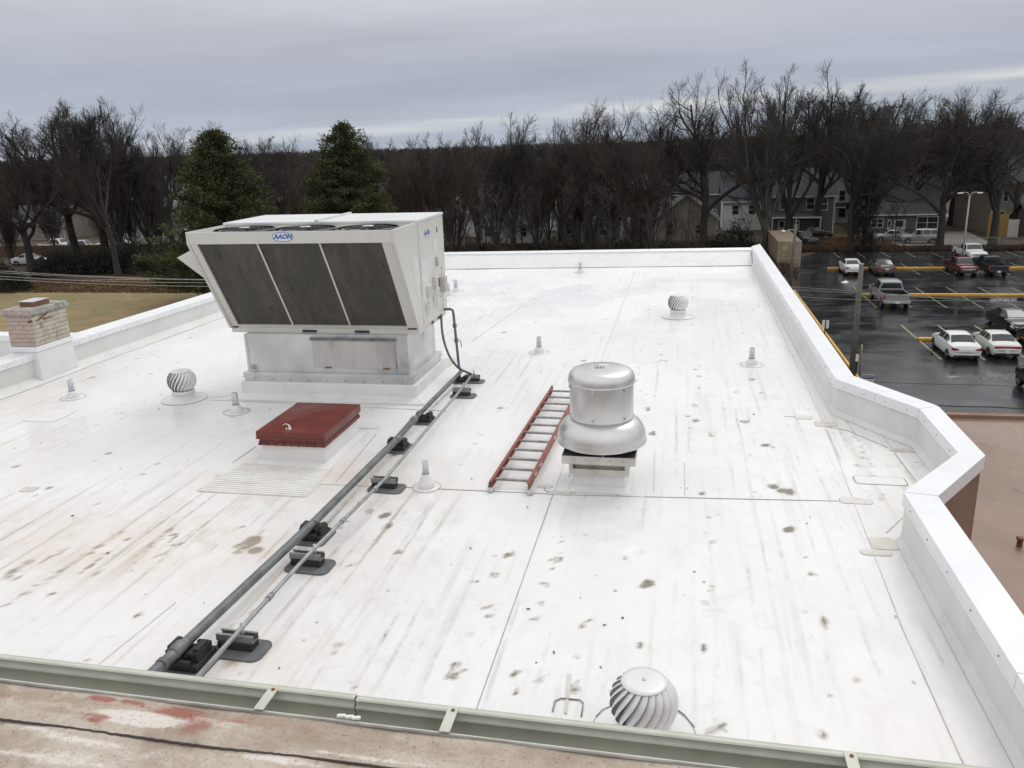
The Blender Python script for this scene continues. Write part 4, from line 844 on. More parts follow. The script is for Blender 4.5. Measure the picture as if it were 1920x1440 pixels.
mb = MB(); mb.bb((-.38, -.385, .335), (.38, .385, .425)); mb.build('base_plate', 'aludull', ef, .004)
MB().bb((-.375, -.38, .4255), (.375, .38, .430)).build('base_top', 'darkm', ef)
mb = MB()
for k in range(5): mb.tube([(-.25+k*.125, -.385, .39), (-.25+k*.125, -.392, .39)], .006, 6)
mb.build('screws', 'strut', ef)['kind'] = 'stuff'
MB().lathe([(.30, .43), (.30, .56)], k=32).build('throat', 'darkm', ef)
MB().lathe([(.462, .485), (.476, .483), (.479, .496), (.472, .508), (.470, .55), (.460, .60), (.440, .645), (.410, .687), (.375, .716), (.350, .728), (.335, .735)], k=64).build('shroud', 'alu', ef)
MB().lathe([(.335, .735), (.325, .728), (.325, .745), (.340, .752), (.340, .768), (.332, .772)], k=64).build('lower_band', 'alu', ef)
MB().lathe([(.332, .772), (.334, .790), (.334, 1.150), (.33, 1.16)], k=64).build('housing', 'alu', ef)
MB().lathe([(.348, 1.128), (.352, 1.135), (.350, 1.150), (.346, 1.185), (.332, 1.225), (.305, 1.252), (.26, 1.268), (.15, 1.278), (.001, 1.282)], k=64).build('cap', 'alu', ef)
for k in range(6):
    a = R(-100+60*k); u_, v_ = math.cos(a), math.sin(a); o = MB().box((.340*u_, .340*v_, 1.115), (.012, .028, .05), a).build('latch', 'aludull', ef)
    MB().tube([(.345*u_, .345*v_, 1.09), (.352*u_, .352*v_, 1.09)], .012, 8).build('latch_ring', 'aludull', o)
    MB().tube([(.330*u_, .330*v_, .792), (.343*u_, .343*v_, .792)], .009, 8).build('bolt', 'strut', o)
lb_ = MB().box((-.02, .0, 1.2825), (.10, .10, .002), .05).build('label_plate', 'pipe', ef); MB().box((.015, .075, 1.281), (.10, .05, .003), .05).build('label_paper', 'white', lb_)
for k in range(3): MB().box((-.053+k*.032, 0, 1.284), (.020, .075, .001), .05).build('label_mark', 'aludull', lb_)
mb = MB(); mb.tube([(.05, -.41, .47), (.05, -.41, .43)], .008, 6); mb.build('drain_stub', 'strut', ef)
outline([at(1172, 897), at(1176, 908), at(1182, 920)], .008, 'seam', name='sealant_bead'); outline([at(1020, 912), at(1022, 920), at(1030, 924)], .006, 'seam', name='sealant_bead')

# ------------------------------------------------------------ ladder
la, lb2 = Vector((-1.905, 7.86, 0)), Vector((-1.775, 11.42, 0)); dirl = (lb2-la).normalized(); LN = (lb2-la).length
ld = thing('ladder', la, 'orange fibreglass ladder with aluminium rungs lying flat beside the exhaust fan', 'ladder', rz=math.atan2(dirl.y, dirl.x)-PI/2); LW = .425
for x in (0, LW):
    s = 1 if x == 0 else -1
    mb = MB(); mb.bb((x-.004, 0, .035), (x+.004, LN, .115)); mb.bb((x+s*.004, 0, .106), (x+s*.028, LN, .114)); mb.bb((x+s*.004, 0, .036), (x+s*.028, LN, .044)); mb.build('side_rail', 'rail', ld, .002)
for k in range(12):
    y = .14+k*.2985; mb = MB(); mb.box((LW/2, y, .080), (LW-.012, .032, .026)); r_ = mb.build('rung', 'rung', ld, .006)
for x in (0, LW):
    mb = MB(); mb.box((x+.016, -.02, .012), (.065, .07, .008)); mb.box((x-.008, -.015, .055), (.006, .06, .09)); mb.box((x+.020, -.050, .035), (.05, .006, .05)); mb.build('foot', 'galv', ld)
    mb = MB(); mb.box((x+.01, LN+.0, .09), (.03, .05, .05)); mb.box((x+.02, LN-.06, .13), (.02, .03, .03)); mb.build('end_bracket', 'galv', ld)
for y in (.35, .62, 1.5, 2.0): MB().box((LW+.0048, y, .08), (.0015, .09, .03)).build('warning_label', 'white', ld)

# ------------------------------------------------------------ turbine vents
def vane_mesh(Rm=.205, Hm=.30, tw=.75, wd=.36):
    vs = []; fs = []; n = 12
    for i in range(n+1):
        t = i/n; z = Hm*(1-t); u2 = 2*t-1; r = .125+(Rm-.125)*max(0, 1-abs(u2+.02)**2.6)
        a = -tw*t*1.15
        for j, (da, dr) in enumerate(((-wd*.46, -.050), (-wd*.15, -.018), (wd*.22, .000), (wd*.46, .004))):
            env = .55+.45*math.sin(PI*min(1, t*1.05+.02))
            rr_ = r+dr*env*1.0; vs.append((rr_*math.cos(a+da), rr_*math.sin(a+da), z))
    for i in range(n):
        for j in range(3): fs.append((i*4+j, i*4+j+1, (i+1)*4+j+1, (i+1)*4+j))
    me = MB().add(vs, fs, True).mesh('vane'); me.materials.append(M['turb']); return me
VM = vane_mesh()
def turbine(px, py, label, s=1., base=.16, rz=0.):
    p = at(px, py); t = thing('turbine_vent', p, label, 'turbine vent', 'white spinning turbine vents on the roof'); t.scale = (s, s, s)
    MB().lathe([(.33, .006), (.17, .012), (.158, .03), (.155, base)], k=36).build('base_collar', 'tpo', t)
    MB().lathe([(.158, base), (.165, base+.002), (.166, base+.03), (.160, base+.05), (.150, base+.06)], k=36).build('throat_ring', 'turb', t)
    MB().tube([(.325*math.cos(a), .325*math.sin(a), .007) for a in np.linspace(0, 2*PI, 40)], .004, 5, False).build('flange_bead', 'seamlight', t)
    hd_ = empty('turbine_head', (0, 0, base+.05), rz); hd_.parent = t
    n = 21
    for k in range(n): inst('vane', VM, hd_, (0, 0, 0), 2*PI*k/n)
    MB().lathe([(.136, .290), (.141, .296), (.138, .301), (.10, .305), (.02, .307), (.001, .307)], k=36).build('cap', 'turb', hd_)
    MB().lathe([(.014, .307), (.012, .312), (.001, .313)], k=10).build('cap_nut', 'galv', hd_)
    MB().lathe([(.10, .0), (.10, .27)], k=20).build('shade_core', 'turbin', hd_)  # dark core added to stand for the shade between the vanes
    return t
turbine(1206, 1380, 'white turbine vent nearest the camera, just behind the green gutter', 1.0, .05)
turbine(346, 748, 'white turbine vent left of the air conditioner', 1.0, .09, .4)
turbine(1271, 594, 'small looking turbine vent far back on the right half of the roof', 1.0, .10, .9)
tb = bpy.data.objects['turbine_vent']
outline([at(1118, 1346), at(1130, 1333), at(1145, 1326)], .012, 'seam', name='sealant_bead'); outline([at(1266, 1330), at(1282, 1342), at(1301, 1365)], .012, 'seam', name='sealant_bead')
# ------------------------------------------------------------ vent pipes
def vent_pipe(px, py, label, s=1., stepped=False, h=.24):
    p = at(px, py); t = thing('vent_pipe', p, label, 'vent pipe', 'vent pipes with white boots on the roof')
    R_ = .185*s
    MB().lathe([(R_, .0), (R_, .004), (.085*s, .008)], k=36).build('flange', 'tpo', t)
    MB().tube([(R_*math.cos(a), R_*math.sin(a), .005) for a in np.linspace(0, 2*PI, 40)], .0018, 5, False).build('flange_bead', 'seamlight', t)
    if stepped: pr_ = [(.09, .01), (.088, .05), (.078, .053), (.072, .085), (.062, .088), (.058, .118), (.048, .122), (.045, .155), (.036, .158)]
    else: pr_ = [(.095*s, .01), (.085*s, .05), (.068*s, .085), (.050*s, .105), (.046*s, .112)]
    bt = MB().lathe(pr_, k=28).build('boot', 'tpo', t)
    z0 = pr_[-1][1]; MB().lathe([(.049 if not stepped else .039, z0-.006), (.049 if not stepped else .039, z0+.006)], k=24).build('clamp_band', 'strut', bt)
    rp = .042*s if not stepped else .032
    MB().lathe([(rp, z0-.02), (rp, z0+h*.72), (rp-.006, z0+h*.72), (rp-.006, z0+.02), (.0, z0+.02)], k=24).build('pipe', 'reg', t)
vent_pipe(137, 745, 'pale vent pipe near the chimney on the left edge of the roof')
vent_pipe(444, 772, 'vent pipe between the left turbine vent and the red hatch', 1.0)
vent_pipe(800, 913, 'narrow vent pipe with a stepped boot between the pipes and the ladder', .85, True, .20)
vent_pipe(1011, 661, 'vent pipe standing in the middle of the roof behind the exhaust fan', 1.0)
vent_pipe(1409, 684, 'vent pipe near the right parapet', 1.0)
vent_pipe(1088, 511, 'farthest vent pipe, close to the far roof edge', 1.0)
vent_pipe(855, 546, 'vent pipe just right of the air conditioner cabinet', 1.0)
vent_pipe(841, 553, 'vent pipe half hidden behind the air conditioner cabinet', .9)

# ------------------------------------------------------------ vehicles
def car_section(prof, W):
    fs_ = [p[0] for p in prof]
    def S(f):
        for a, b in zip(prof[:-1], prof[1:]):
            if f <= b[0]+1e-9:
                t = (f-a[0])/(b[0]-a[0]); zb, zbe, zt, wb, wt = [a[i]+(b[i]-a[i])*t for i in range(1, 6)]; break
        w_ = W/2
        return [(w_*wb*.90, zb), (w_*wb*.985, zb+.10), (w_*wb, zb+(zbe-zb)*.55), (w_*wb*.985, zbe-.08), (w_*wb*.955, zbe), (w_*(wt+.035), zt-.055), (w_*(wt-.06), zt-.008), (w_*wt*.5, zt+.012), (0, zt+.018)]
    return S
SEDAN = [(0, .42, .62, .66, .84, .74), (.012, .30, .80, .84, .92, .80), (.03, .26, .92, .955, .95, .84), (.16, .22, .97, 1.01, .99, .82), (.185, .22, .975, 1.03, 1, .80), (.31, .2, .98, 1.38, 1, .66), (.36, .2, .98, 1.43, 1, .65), (.46, .2, .97, 1.46, 1, .66), (.54, .2, .96, 1.43, 1, .67), (.58, .2, .955, 1.39, 1, .68), (.735, .2, .93, 1.0, 1, .80), (.76, .2, .92, .96, .99, .84), (.90, .22, .84, .88, .95, .80), (.965, .26, .74, .78, .88, .72), (1, .34, .56, .60, .74, .60)]
SUV = [(0, .5, .80, .84, .88, .80), (.012, .42, 1.0, 1.06, .95, .84), (.03, .40, 1.05, 1.30, .97, .78), (.075, .38, 1.08, 1.66, .98, .70), (.10, .38, 1.08, 1.74, 1, .70), (.35, .38, 1.07, 1.80, 1, .71), (.58, .38, 1.06, 1.77, 1, .71), (.61, .38, 1.06, 1.72, 1, .72), (.725, .38, 1.05, 1.14, 1, .82), (.75, .38, 1.03, 1.09, 1, .86), (.93, .42, .98, 1.02, .97, .84), (.985, .46, .85, .90, .92, .78), (1, .5, .72, .76, .88, .70)]
TRUCK = [(.385, .45, 1.16, 1.20, 1, .86), (.39, .45, 1.16, 1.74, 1, .74), (.41, .45, 1.16, 1.84, 1, .74), (.52, .45, 1.15, 1.89, 1, .75), (.64, .45, 1.15, 1.86, 1, .75), (.665, .45, 1.15, 1.80, 1, .76), (.745, .45, 1.14, 1.24, 1, .85), (.765, .45, 1.13, 1.19, 1, .88), (.94, .45, 1.10, 1.14, .99, .88), (.985, .48, 1.02, 1.06, .97, .84), (1, .5, .90, .94, .95, .78)]
WH = {}
def wheel(t, x, y, r, side, w_=.22):
    k = (round(r, 3), w_)
    if k not in WH:
        a = MB().lathe([(r*.60, -w_/2), (r*.93, -w_/2), (r, -w_*.35), (r, w_*.35), (r*.93, w_/2), (r*.60, w_/2)], k=22).mesh('tyre'); a.materials.append(M['tyre'])
        mb = MB(); mb.lathe([(r*.62, w_*.42), (r*.60, w_*.30), (r*.22, w_*.36), (.0, w_*.40)], k=20)
        for q in range(5):
            an = q*2*PI/5; mb.box((r*.36*math.cos(an), r*.36*math.sin(an), w_*.40), (r*.46, r*.16, .02), an)
        b = mb.mesh('rim'); b.materials.append(M['rim']); WH[k] = (a, b)
    o = empty('wheel', (x, y, r)); o.parent = t; o.rotation_euler = (0, side*PI/2, 0)
    inst('tyre', WH[k][0], o); inst('rim', WH[k][1], o)
def vehicle(name, kind, loc, rz, pm, label, cat, L_=4.75, W=1.82, hs=1., rear='wrap', truck_bed=None, glassm='carglass'):
    t = thing(name, (loc[0], loc[1], G), label, cat, None, rz)
    prof = {'sedan': SEDAN, 'suv': SUV, 'truck': TRUCK}[kind]; prof = [(p[0], p[1]*(hs if kind == 'truck' else 1), p[2]*hs, p[3]*hs, p[4], p[5]) for p in prof]; S = car_section(prof, W)
    f0 = prof[0][0]; fr = sorted(set([p[0] for p in prof]+list(np.linspace(f0, 1, 26)))); rows = []
    for f in fr:
        s = S(f); y = (f-.5)*L_; curve = lambda x: -.10*(abs(x)/(W/2))**2.5*(1 if f > .93 else 0)+(.08*(abs(x)/(W/2))**2.5 if f < .04 else 0)
        rows.append([(x, y+curve(x), z) for x, z in s]+[(-x, y+curve(x), z) for x, z in s[-2::-1]])
    nx = len(rows[0]); vs = [p for r_ in rows for p in r_]; fs = [(i*nx+j, i*nx+j+1, (i+1)*nx+j+1, (i+1)*nx+j) for i in range(len(rows)-1) for j in range(nx-1)]
    mb = MB(); mb.add(vs, fs, True); mb.add(rows[0], [tuple(range(nx))]); mb.add(rows[-1], [tuple(range(nx-1, -1, -1))]); mb.add([rows[0][0], rows[0][-1], rows[-1][-1], rows[-1][0]], [(0, 1, 2, 3)])
    body = mb.build('body', pm, t); e_ = body.modifiers.new('e', 'EDGE_SPLIT'); e_.split_angle = R(38)
    def pt(f, s, side=1, off=.008):
        q = S(f); i = min(int(s), len(q)-2); u = s-i; x = q[i][0]+(q[i+1][0]-q[i][0])*u; z = q[i][1]+(q[i+1][1]-q[i][1])*u
        dx, dz = q[i+1][0]-q[i][0], q[i+1][1]-q[i][1]; l = math.hypot(dx, dz) or 1; return Vector((side*(x+off*dz/l), (f-.5)*L_, z-off*dx/l+off*.4))
    def glass_patch(nm, fa, fb, sa, sb, side=0, n=6, off=.012, m=None):
        mb = MB(); vs = []
        if side:
            for i in range(n+1):
                f = fa+(fb-fa)*i/n
                for j in range(3): vs.append(pt(f, sa+(sb-sa)*j/2, side, off))
            mb.add(vs, [(i*3+j, i*3+j+1, (i+1)*3+j+1, (i+1)*3+j) for i in range(n) for j in range(2)], True)
        else:
            k = 9
            for i in range(n+1):
                f = fa+(fb-fa)*i/n
                for j in range(k):
                    u = -1+2*j/(k-1); s = 8-abs(u)*(8-sa); q = pt(f, min(s, 7.999), 1 if u >= 0 else -1, off); vs.append((q.x, q.y-(.0), q.z+off*.6))
            mb.add(vs, [(i*k+j, i*k+j+1, (i+1)*k+j+1, (i+1)*k+j) for i in range(n) for j in range(k-1)], True)
        return mb.build(nm, m or glassm, t)
    if kind == 'sedan':
        glass_patch('windscreen', .592, .728, 5.6, 8, n=4); glass_patch('rear_window', .190, .305, 5.6, 8, n=4)
        for s in (-1, 1): glass_patch('side_window', .255, .435, 4.12, 4.93, s); glass_patch('side_window', .455, .665, 4.12, 4.93, s)
        wheels = (.19, .80, .325)
    elif kind == 'suv':
        glass_patch('windscreen', .615, .722, 5.6, 8, n=4); glass_patch('rear_window', .032, .072, 5.6, 8, n=2)
        for s in (-1, 1): glass_patch('side_window', .10, .24, 4.12, 4.93, s); glass_patch('side_window', .26, .44, 4.12, 4.93, s); glass_patch('side_window', .46, .655, 4.12, 4.93, s)
        wheels = (.20, .80, .37)
    else:
        glass_patch('windscreen', .670, .740, 5.6, 8, n=4)
        for s in (-1, 1): glass_patch('side_window', .415, .52, 4.12, 4.93, s); glass_patch('side_window', .535, .705, 4.12, 4.93, s)
        q = S(.392); yb = (.388-.5)*L_-.012; zt, zb = q[6][1]-.05, q[4][1]+.10; MB().add([(-q[4][0]*.86, yb, zb), (q[4][0]*.86, yb, zb), (q[6][0]*.94, yb, zt), (-q[6][0]*.94, yb, zt)], [(0, 1, 2, 3)]).build('rear_window', glassm, t)
        wheels = (.17, .80, .39*hs)
        y0, y1 = -.5*L_+.10, (.388-.5)*L_; zr = 1.18*hs; zf = .78*hs; w2 = W/2
        for s in (-1, 1):
            mb = MB(); mb.bb((s*(w2-.01), y0, .50*hs), (s*(w2-.09), y1-.005, zr)); mb.build('bed_side', pm, t, .03)
        MB().bb((-w2+.02, y0-.03, .62*hs), (w2-.02, y0+.05, zr)).build('tailgate', pm, t, .02)
        mb = MB(); mb.bb((-w2+.09, y0+.05, zf-.05), (w2-.09, y1-.01, zf)); mb.bb((-w2+.091, y0+.05, zf), (-w2+.10, y1-.01, zr-.04)); mb.bb((w2-.10, y0+.05, zf), (w2-.091, y1-.01, zr-.04)); mb.bb((-w2+.1, y0+.051, zf), (w2-.1, y0+.06, zr-.04)); mb.bb((-w2+.1, y1-.02, zf), (w2-.1, y1-.01, zr-.02))
        mb.build('bed_liner', truck_bed or 'trim', t)
        MB().bb((-w2+.05, y0-.17, .50*hs), (w2-.05, y0-.035, .68*hs)).build('rear_bumper', 'chrome' if pm != 'p_dark' else 'p_dark', t, .03)
    # wheels with dark arches
    fy, ry = (wheels[1]-.5)*L_, (wheels[0]-.5)*L_; r_ = wheels[2]
    for y in (fy, ry):
        for s in (-1, 1):
            wheel(t, s*(W/2-.115), y, r_, s, .235)
            k = 14; MB().add([(s*(W/2*.99+.002), y+(r_+.055)*math.cos(PI*i/k), r_+(r_+.06)*math.sin(PI*i/k)) for i in range(k+1)]+[(s*(W/2*.99+.002), y+(r_+.055)*math.cos(PI*i/k)*.02, .22) for i in (0, k)], [tuple(range(k+1))]).build('wheel_arch', 'trim', t)
    # lamps, plates, bumpers, mirrors, door lines
    ye, yfr = -.5*L_, .5*L_; hz = {'sedan': .78, 'suv': 1.0, 'truck': 1.02*hs}[kind]
    tl = 'tail'
    if kind == 'truck':
        for s in (-1, 1): MB().bb((s*(W/2+.004), ye+.06, zr-.36), (s*(W/2-.13), ye+.17, zr-.06)).build('tail_lamp', tl, t, .01)
    else:
        if rear == 'bar': MB().bb((-W/2*.86, ye+.02, hz-.06), (W/2*.86, ye+.12, hz+.07)).build('tail_lamp', tl, t, .02)
        else:
            for s in (-1, 1): MB().add([(s*W/2*.93, ye+.30, hz+.14), (s*W/2*.90, ye+.025, hz+.11), (s*W/2*.50, ye+.0, hz+.03), (s*W/2*.52, ye+.0, hz-.03), (s*W/2*.90, ye+.01, hz-.06), (s*W/2*.96, ye+.12, hz-.0), (s*W/2*.55, ye+.06, hz), (s*W/2*.85, ye+.12, hz+.02)], [(0, 1, 2, 3, 4, 5), (0, 5, 4, 7), (2, 3, 6), (1, 2, 6, 7)]).build('tail_lamp', tl, t)
    pz = {'sedan': .70 if rear == 'wrap' else .52, 'suv': .86, 'truck': .60*hs}[kind]; py_ = ye-.012 if kind != 'truck' else y0-.176
    pl_ = MB().bb((-.155, py_-.004, pz-.075), (.155, py_+.02, pz+.075)).build('number_plate', 'white', t); 
    MB().bb((-W/2*.80, ye-.004, .27), (W/2*.80, ye+.10, .36)).build('lower_trim', 'trim', t, .01) if kind != 'truck' else None
    hl = {'sedan': .66, 'suv': .88, 'truck': .90*hs}[kind]
    for s in (-1, 1): MB().add([(s*W/2*.92, yfr-.30, hl+.06), (s*W/2*.80, yfr-.09, hl+.02), (s*W/2*.48, yfr-.02, hl-.01), (s*W/2*.48, yfr-.004, hl-.10), (s*W/2*.84, yfr-.07, hl-.12), (s*W/2*.95, yfr-.25, hl-.06)], [(0, 1, 2, 3, 4, 5)]).build('head_lamp', 'head', t)
    MB().bb((-W/2*.44, yfr-.03, hl-.17), (W/2*.44, yfr+.004, hl-.0)).build('grille', 'trim' if kind != 'truck' else 'chrome', t, .01)
    MB().bb((-W/2*.60, yfr-.05, hl-.44), (W/2*.60, yfr-.008, hl-.30)).build('bumper_intake', 'trim', t, .01)
    fm = {'sedan': .675, 'suv': .665, 'truck': .705}[kind]; q = S(fm)[4]
    for s in (-1, 1): MB().bb((s*(q[0]-.02), (fm-.5)*L_-.05, q[1]-.0), (s*(q[0]+.17), (fm-.5)*L_+.04, q[1]+.14)).build('mirror', pm if kind != 'truck' else 'trim', t, .02)
    for s in (-1, 1):
        for f in ((.25, .445, .69) if kind != 'truck' else (.40, .53, .71)):
            q1, q2 = S(f)[1], S(f)[4]; MB().add([pt(f-.0014, 1.2, s, .004), pt(f+.0014, 1.2, s, .004), pt(f+.0014, 3, s, .004), pt(f-.0014, 3, s, .004), pt(f+.0014, 4, s, .004), pt(f-.0014, 4, s, .004)], [(0, 1, 2, 3), (3, 2, 4, 5)]).build('door_gap', 'trim', t)
        for f in (.30, .50): c = pt(f, 3.4, s, .012); MB().box(c, (.02, .16, .025)).build('door_handle', pm, t)
    return t
vehicle('parked_car', 'sedan', (17.55, 55.7), 0, 'p_white', 'white sedan with pointed red tail lamps, nearest the front of the lot', 'car')
vehicle('parked_car', 'sedan', (20.1, 56.3), -.02, 'p_cream', 'off-white older sedan with one dark red lamp bar across its tail', 'car', 4.6, 1.72, .95, 'bar')
vehicle('parked_car', 'sedan', (23.35, 63.1), PI+.03, 'p_black', 'black sedan facing the building beyond the two white sedans', 'car', 4.9, 1.85)
vehicle('parked_car', 'sedan', (23.3, 57.6), 0, 'p_black', 'black car cut by the frame edge, right of the off-white sedan', 'car', 4.7, 1.8)
vehicle('parked_car', 'suv', (19.6, 47.0), .0, 'p_black', 'black car at the right frame edge, closest to the brown roof', 'car', 4.6, 1.85)
vehicle('pickup_truck', 'truck', (17.25, 72.4), 0, 'p_silver', 'silver crew cab pickup standing alone over the middle yellow kerb', 'pickup', 6.0, 2.05, 1.06)
vehicle('parked_car', 'sedan', (17.3, 88.9), 0, 'p_white', 'small white sedan at the left end of the far yellow kerb', 'car', 4.4, 1.78)
vehicle('parked_car', 'sedan', (20.25, 88.8), 0, 'p_grey', 'dark grey green sedan right of the far white sedan', 'car', 4.7, 1.8, 1, 'wrap')
vehicle('pickup_truck', 'truck', (27.5, 88.5), PI+.02, 'p_red', 'dark red pickup facing the building across the far kerb', 'pickup', 5.0, 1.74, .88)
vehicle('pickup_truck', 'truck', (30.1, 88.4), 0, 'p_dark', 'dark blue pickup backed towards us beside the red pickup', 'pickup', 5.2, 1.8, .93)
vehicle('pickup_truck', 'truck', (31.4, 98.6), PI+.05, 'p_white', 'white pickup facing us behind the red and dark pickups', 'pickup', 5.3, 1.85, .93)
vehicle('parked_suv', 'suv', (29.9, 113.3), PI/2, 'p_silver', 'silver SUV parked sideways in front of the grey bungalow', 'suv', 4.75, 1.85)
vehicle('parked_car', 'sedan', (27.0, 115.6), PI/2+.1, 'p_silver', 'silver car half hidden behind the silver SUV', 'car', 4.6, 1.8)
vehicle('pickup_truck', 'truck', (15.6, 113.0), PI+.5, 'p_slate', 'dark slate pickup parked behind the tan container', 'pickup', 5.3, 1.9, .92)
vehicle('parked_car', 'sedan', (18.3, 120.0), -PI/2-.05, 'p_dark', 'dark sedan parked sideways before the porch of the grey house', 'car', 4.8, 1.8)
vehicle('parked_car', 'sedan', (-86.8, 97.6), -PI/2+.2, 'p_white', 'white car parked in front of the brown board fence at far left', 'car', 4.8, 1.85)
vehicle('pickup_truck', 'truck', (-94.5, 112), -PI/2, 'p_white', 'white pickup showing its roof over the brown fence at far left', 'pickup', 5.4, 1.9)
vehicle('parked_suv', 'suv', (-88.6, 110.5), -PI/2+.1, 'p_silver', 'pale grey SUV parked behind the brown fence', 'suv', 4.8, 1.85)
vehicle('parked_car', 'sedan', (-86.0, 113.5), -PI/2, 'p_white', 'white sedan right of the pale SUV behind the brown fence', 'car')
vehicle('parked_car', 'suv', (-82.0, 111.5), -PI/2-.2, 'p_black', 'black vehicle at the right end of the row behind the brown fence', 'car')
# shipping container
ct = thing('shipping_container', (11.75, 98.6, G), 'tan steel shipping container with corrugated doors and a rusty roof', 'container', None, .0); cw2, cl2, chh = 1.22, 5.6, 2.75
MB().bb((-cw2+.03, -cl2+.06, .12), (cw2-.03, cl2-.03, chh-.06)).build('shell', 'contain', ct)
mb = MB()
for x in (-1, 1):
    for y in (-1, 1): mb.bb((x*cw2, y*cl2, 0), (x*(cw2-.14), y*(cl2-.14), chh))
for x in (-1, 1): mb.bb((x*cw2, -cl2+.14, chh-.10), (x*(cw2-.08), cl2-.14, chh)); mb.bb((x*cw2, -cl2+.14, .0), (x*(cw2-.08), cl2-.14, .16))
for z in (.0, chh-.14): mb.bb((-cw2+.14, -cl2, z), (cw2-.14, -cl2+.10, z+.14))
fr_ = mb.build('corner_frame', 'contain', ct, .01)
for s in (-1, 1):
    d = MB().bb((s*.012, -cl2+.02, .16), (s*(cw2-.15), -cl2+.055, chh-.15)).build('door', 'contain', ct, .005)
    for k in range(5): MB().bb((s*.06, -cl2-.012, .27+k*.44), (s*(cw2-.20), -cl2+.018, .27+k*.44+.30)).build('door_panel', 'contain', d, .015)
    for x in (.28, .82): MB().tube([(s*x, -cl2-.035, .10), (s*x, -cl2-.035, chh-.08)], .022, 6).build('lock_rod', 'contain', d)
mb = MB()
for s in (-1, 1):
    for k in range(37): mb.bb((s*(cw2-.03), -cl2+.20+k*.285, .17), (s*(cw2-.005), -cl2+.20+k*.285+.15, chh-.11))
mb.build('corrugation', 'contain', ct)['kind'] = 'stuff'
M['contop'] = mat('container_roof', (.27, .20, .14), .7, 0, .15, .9, (.06, .035, .025), .9, .9)
MB().bb((-cw2+.08, -cl2+.12, chh-.055), (cw2-.08, cl2-.1, chh-.015)).build('roof', 'contop', ct)
M['ymark'] = mat('yellow_mark', (.62, .55, .08), .6); text_mesh('22', .42, 'ymark', ct, (-.55, -cl2-.040, 2.02), (PI/2, 0, 0), 'painted_mark', .1, .002, .02)

# ------------------------------------------------------------ poles, lamps, signs, wires
P1 = at(1597, 705, G); P2 = at(1481, 535, G); zt1 = ztop(P1.x, P1.y, 495); zt2 = ztop(P2.x, P2.y, 421)
u1 = thing('utility_pole', P1, 'weathered wooden utility pole standing at the car park edge, the nearer one', 'utility pole')
MB().tube([(0, 0, 0), (0, 0, (zt1-G)*.5), (0, 0, zt1-G)], [.19, .16, .125], 14).build('shaft', 'pole', u1); MB().lathe([(.135, zt1-G-.03), (.135, zt1-G+.02), (.0, zt1-G+.05)], k=14).build('pole_cap', 'strut', u1)
for z in (2.1, 2.8): MB().box((0, -.12, zt1-G-z), (.10, .16, .12)).build('cable_bracket', 'strut', u1)
u2 = thing('utility_pole', P2, 'slim wooden pole with a lamp arm beside the tan container', 'utility pole')
MB().tube([(0, 0, 0), (.1, 0, (zt2-G)*.5), (.2, 0, zt2-G)], [.17, .15, .12], 12).build('shaft', 'pole', u2)
mb = MB(); mb.tube(poly_arc([(.2, -.1, zt2-G-.9), (-.1, -.3, zt2-G-.45), (-.7, -.5, zt2-G-.5)]), .035, 6); la_ = mb.build('lamp_arm', 'steelpole', u2)
MB().lathe([(.0, .12), (.14, .08), (.20, .0), (.17, -.07), (0, -.12)][::-1], (-.95, -.55, zt2-G-.55), 14).build('lamp_head', 'white', u2)
gw = thing('guy_wire', (0, 0, 0), 'guy wire slanting from the slim pole down to the wet asphalt', 'wire'); e2 = at(1542, 494, G)
MB().tube([(P2.x+.2, P2.y, zt2-.4), (e2.x, e2.y, G)], .022, 5).build('wire', 'wire', gw)
def wires(pxs, Y, name, label, m, r_=.018, group=None):
    t = thing(name, (0, 0, 0), label, 'cable', group); p = [aty(x, y, yy) for (x, y), yy in zip(pxs, Y)]; MB().tube(poly_arc(p, 8), r_, 5).build('cable', m, t)
for i, ys in enumerate(((541, 549, 573, 600), (546, 553, 568, 590), (557, 565, 566, 585))):
    wires(((1380, ys[0]-9), (1605, ys[1]-3), (1920, ys[2]), (2300, ys[3])), (52, 49.4, 46, 42), 'overhead_cable', ['top strand of the pale cables crossing the car park past the nearer pole', 'middle strand of the pale cables crossing the car park', 'lowest strand of the pale cables, passing below the silver pickup'][i], 'strut', .017, 'cables over the car park')
for i, (a, b) in enumerate((((1560, 713), (1896, 724)), ((1560, 748), (1896, 792)), ((1700, 757), (1896, 765)))):
    x1, y1 = b; wires(((a[0], a[1]), ((a[0]+x1)/2, (a[1]+y1)/2+1), (x1, y1), (x1+300, y1+22)), (34, 33.5, 33, 32), 'overhead_cable', ['thin dark cable just above the notice sign', 'thin dark cable sloping towards the black car at right', 'thick black cable close to the brown roof edge'][i], 'wire', .010 if i < 2 else .022, 'dark cables above the brown roof')
for i, pp in enumerate((((-300, 488), (0, 508), (180, 518), (400, 524), (700, 519)), ((-300, 492), (0, 511.5), (180, 519.5), (400, 525), (700, 522)), ((-300, 498), (0, 518), (180, 527), (400, 530), (700, 527)), ((-300, 503), (0, 523), (180, 532), (400, 537), (700, 534)))):
    wires(pp, (42, 42, 42, 42, 42), 'overhead_cable', ['top cable of four over the winter grass field', 'second cable from the top over the grass field', 'third cable from the top over the grass field', 'lowest cable of four over the grass field'][i], 'wirelt', .016, 'cables over the grass field')
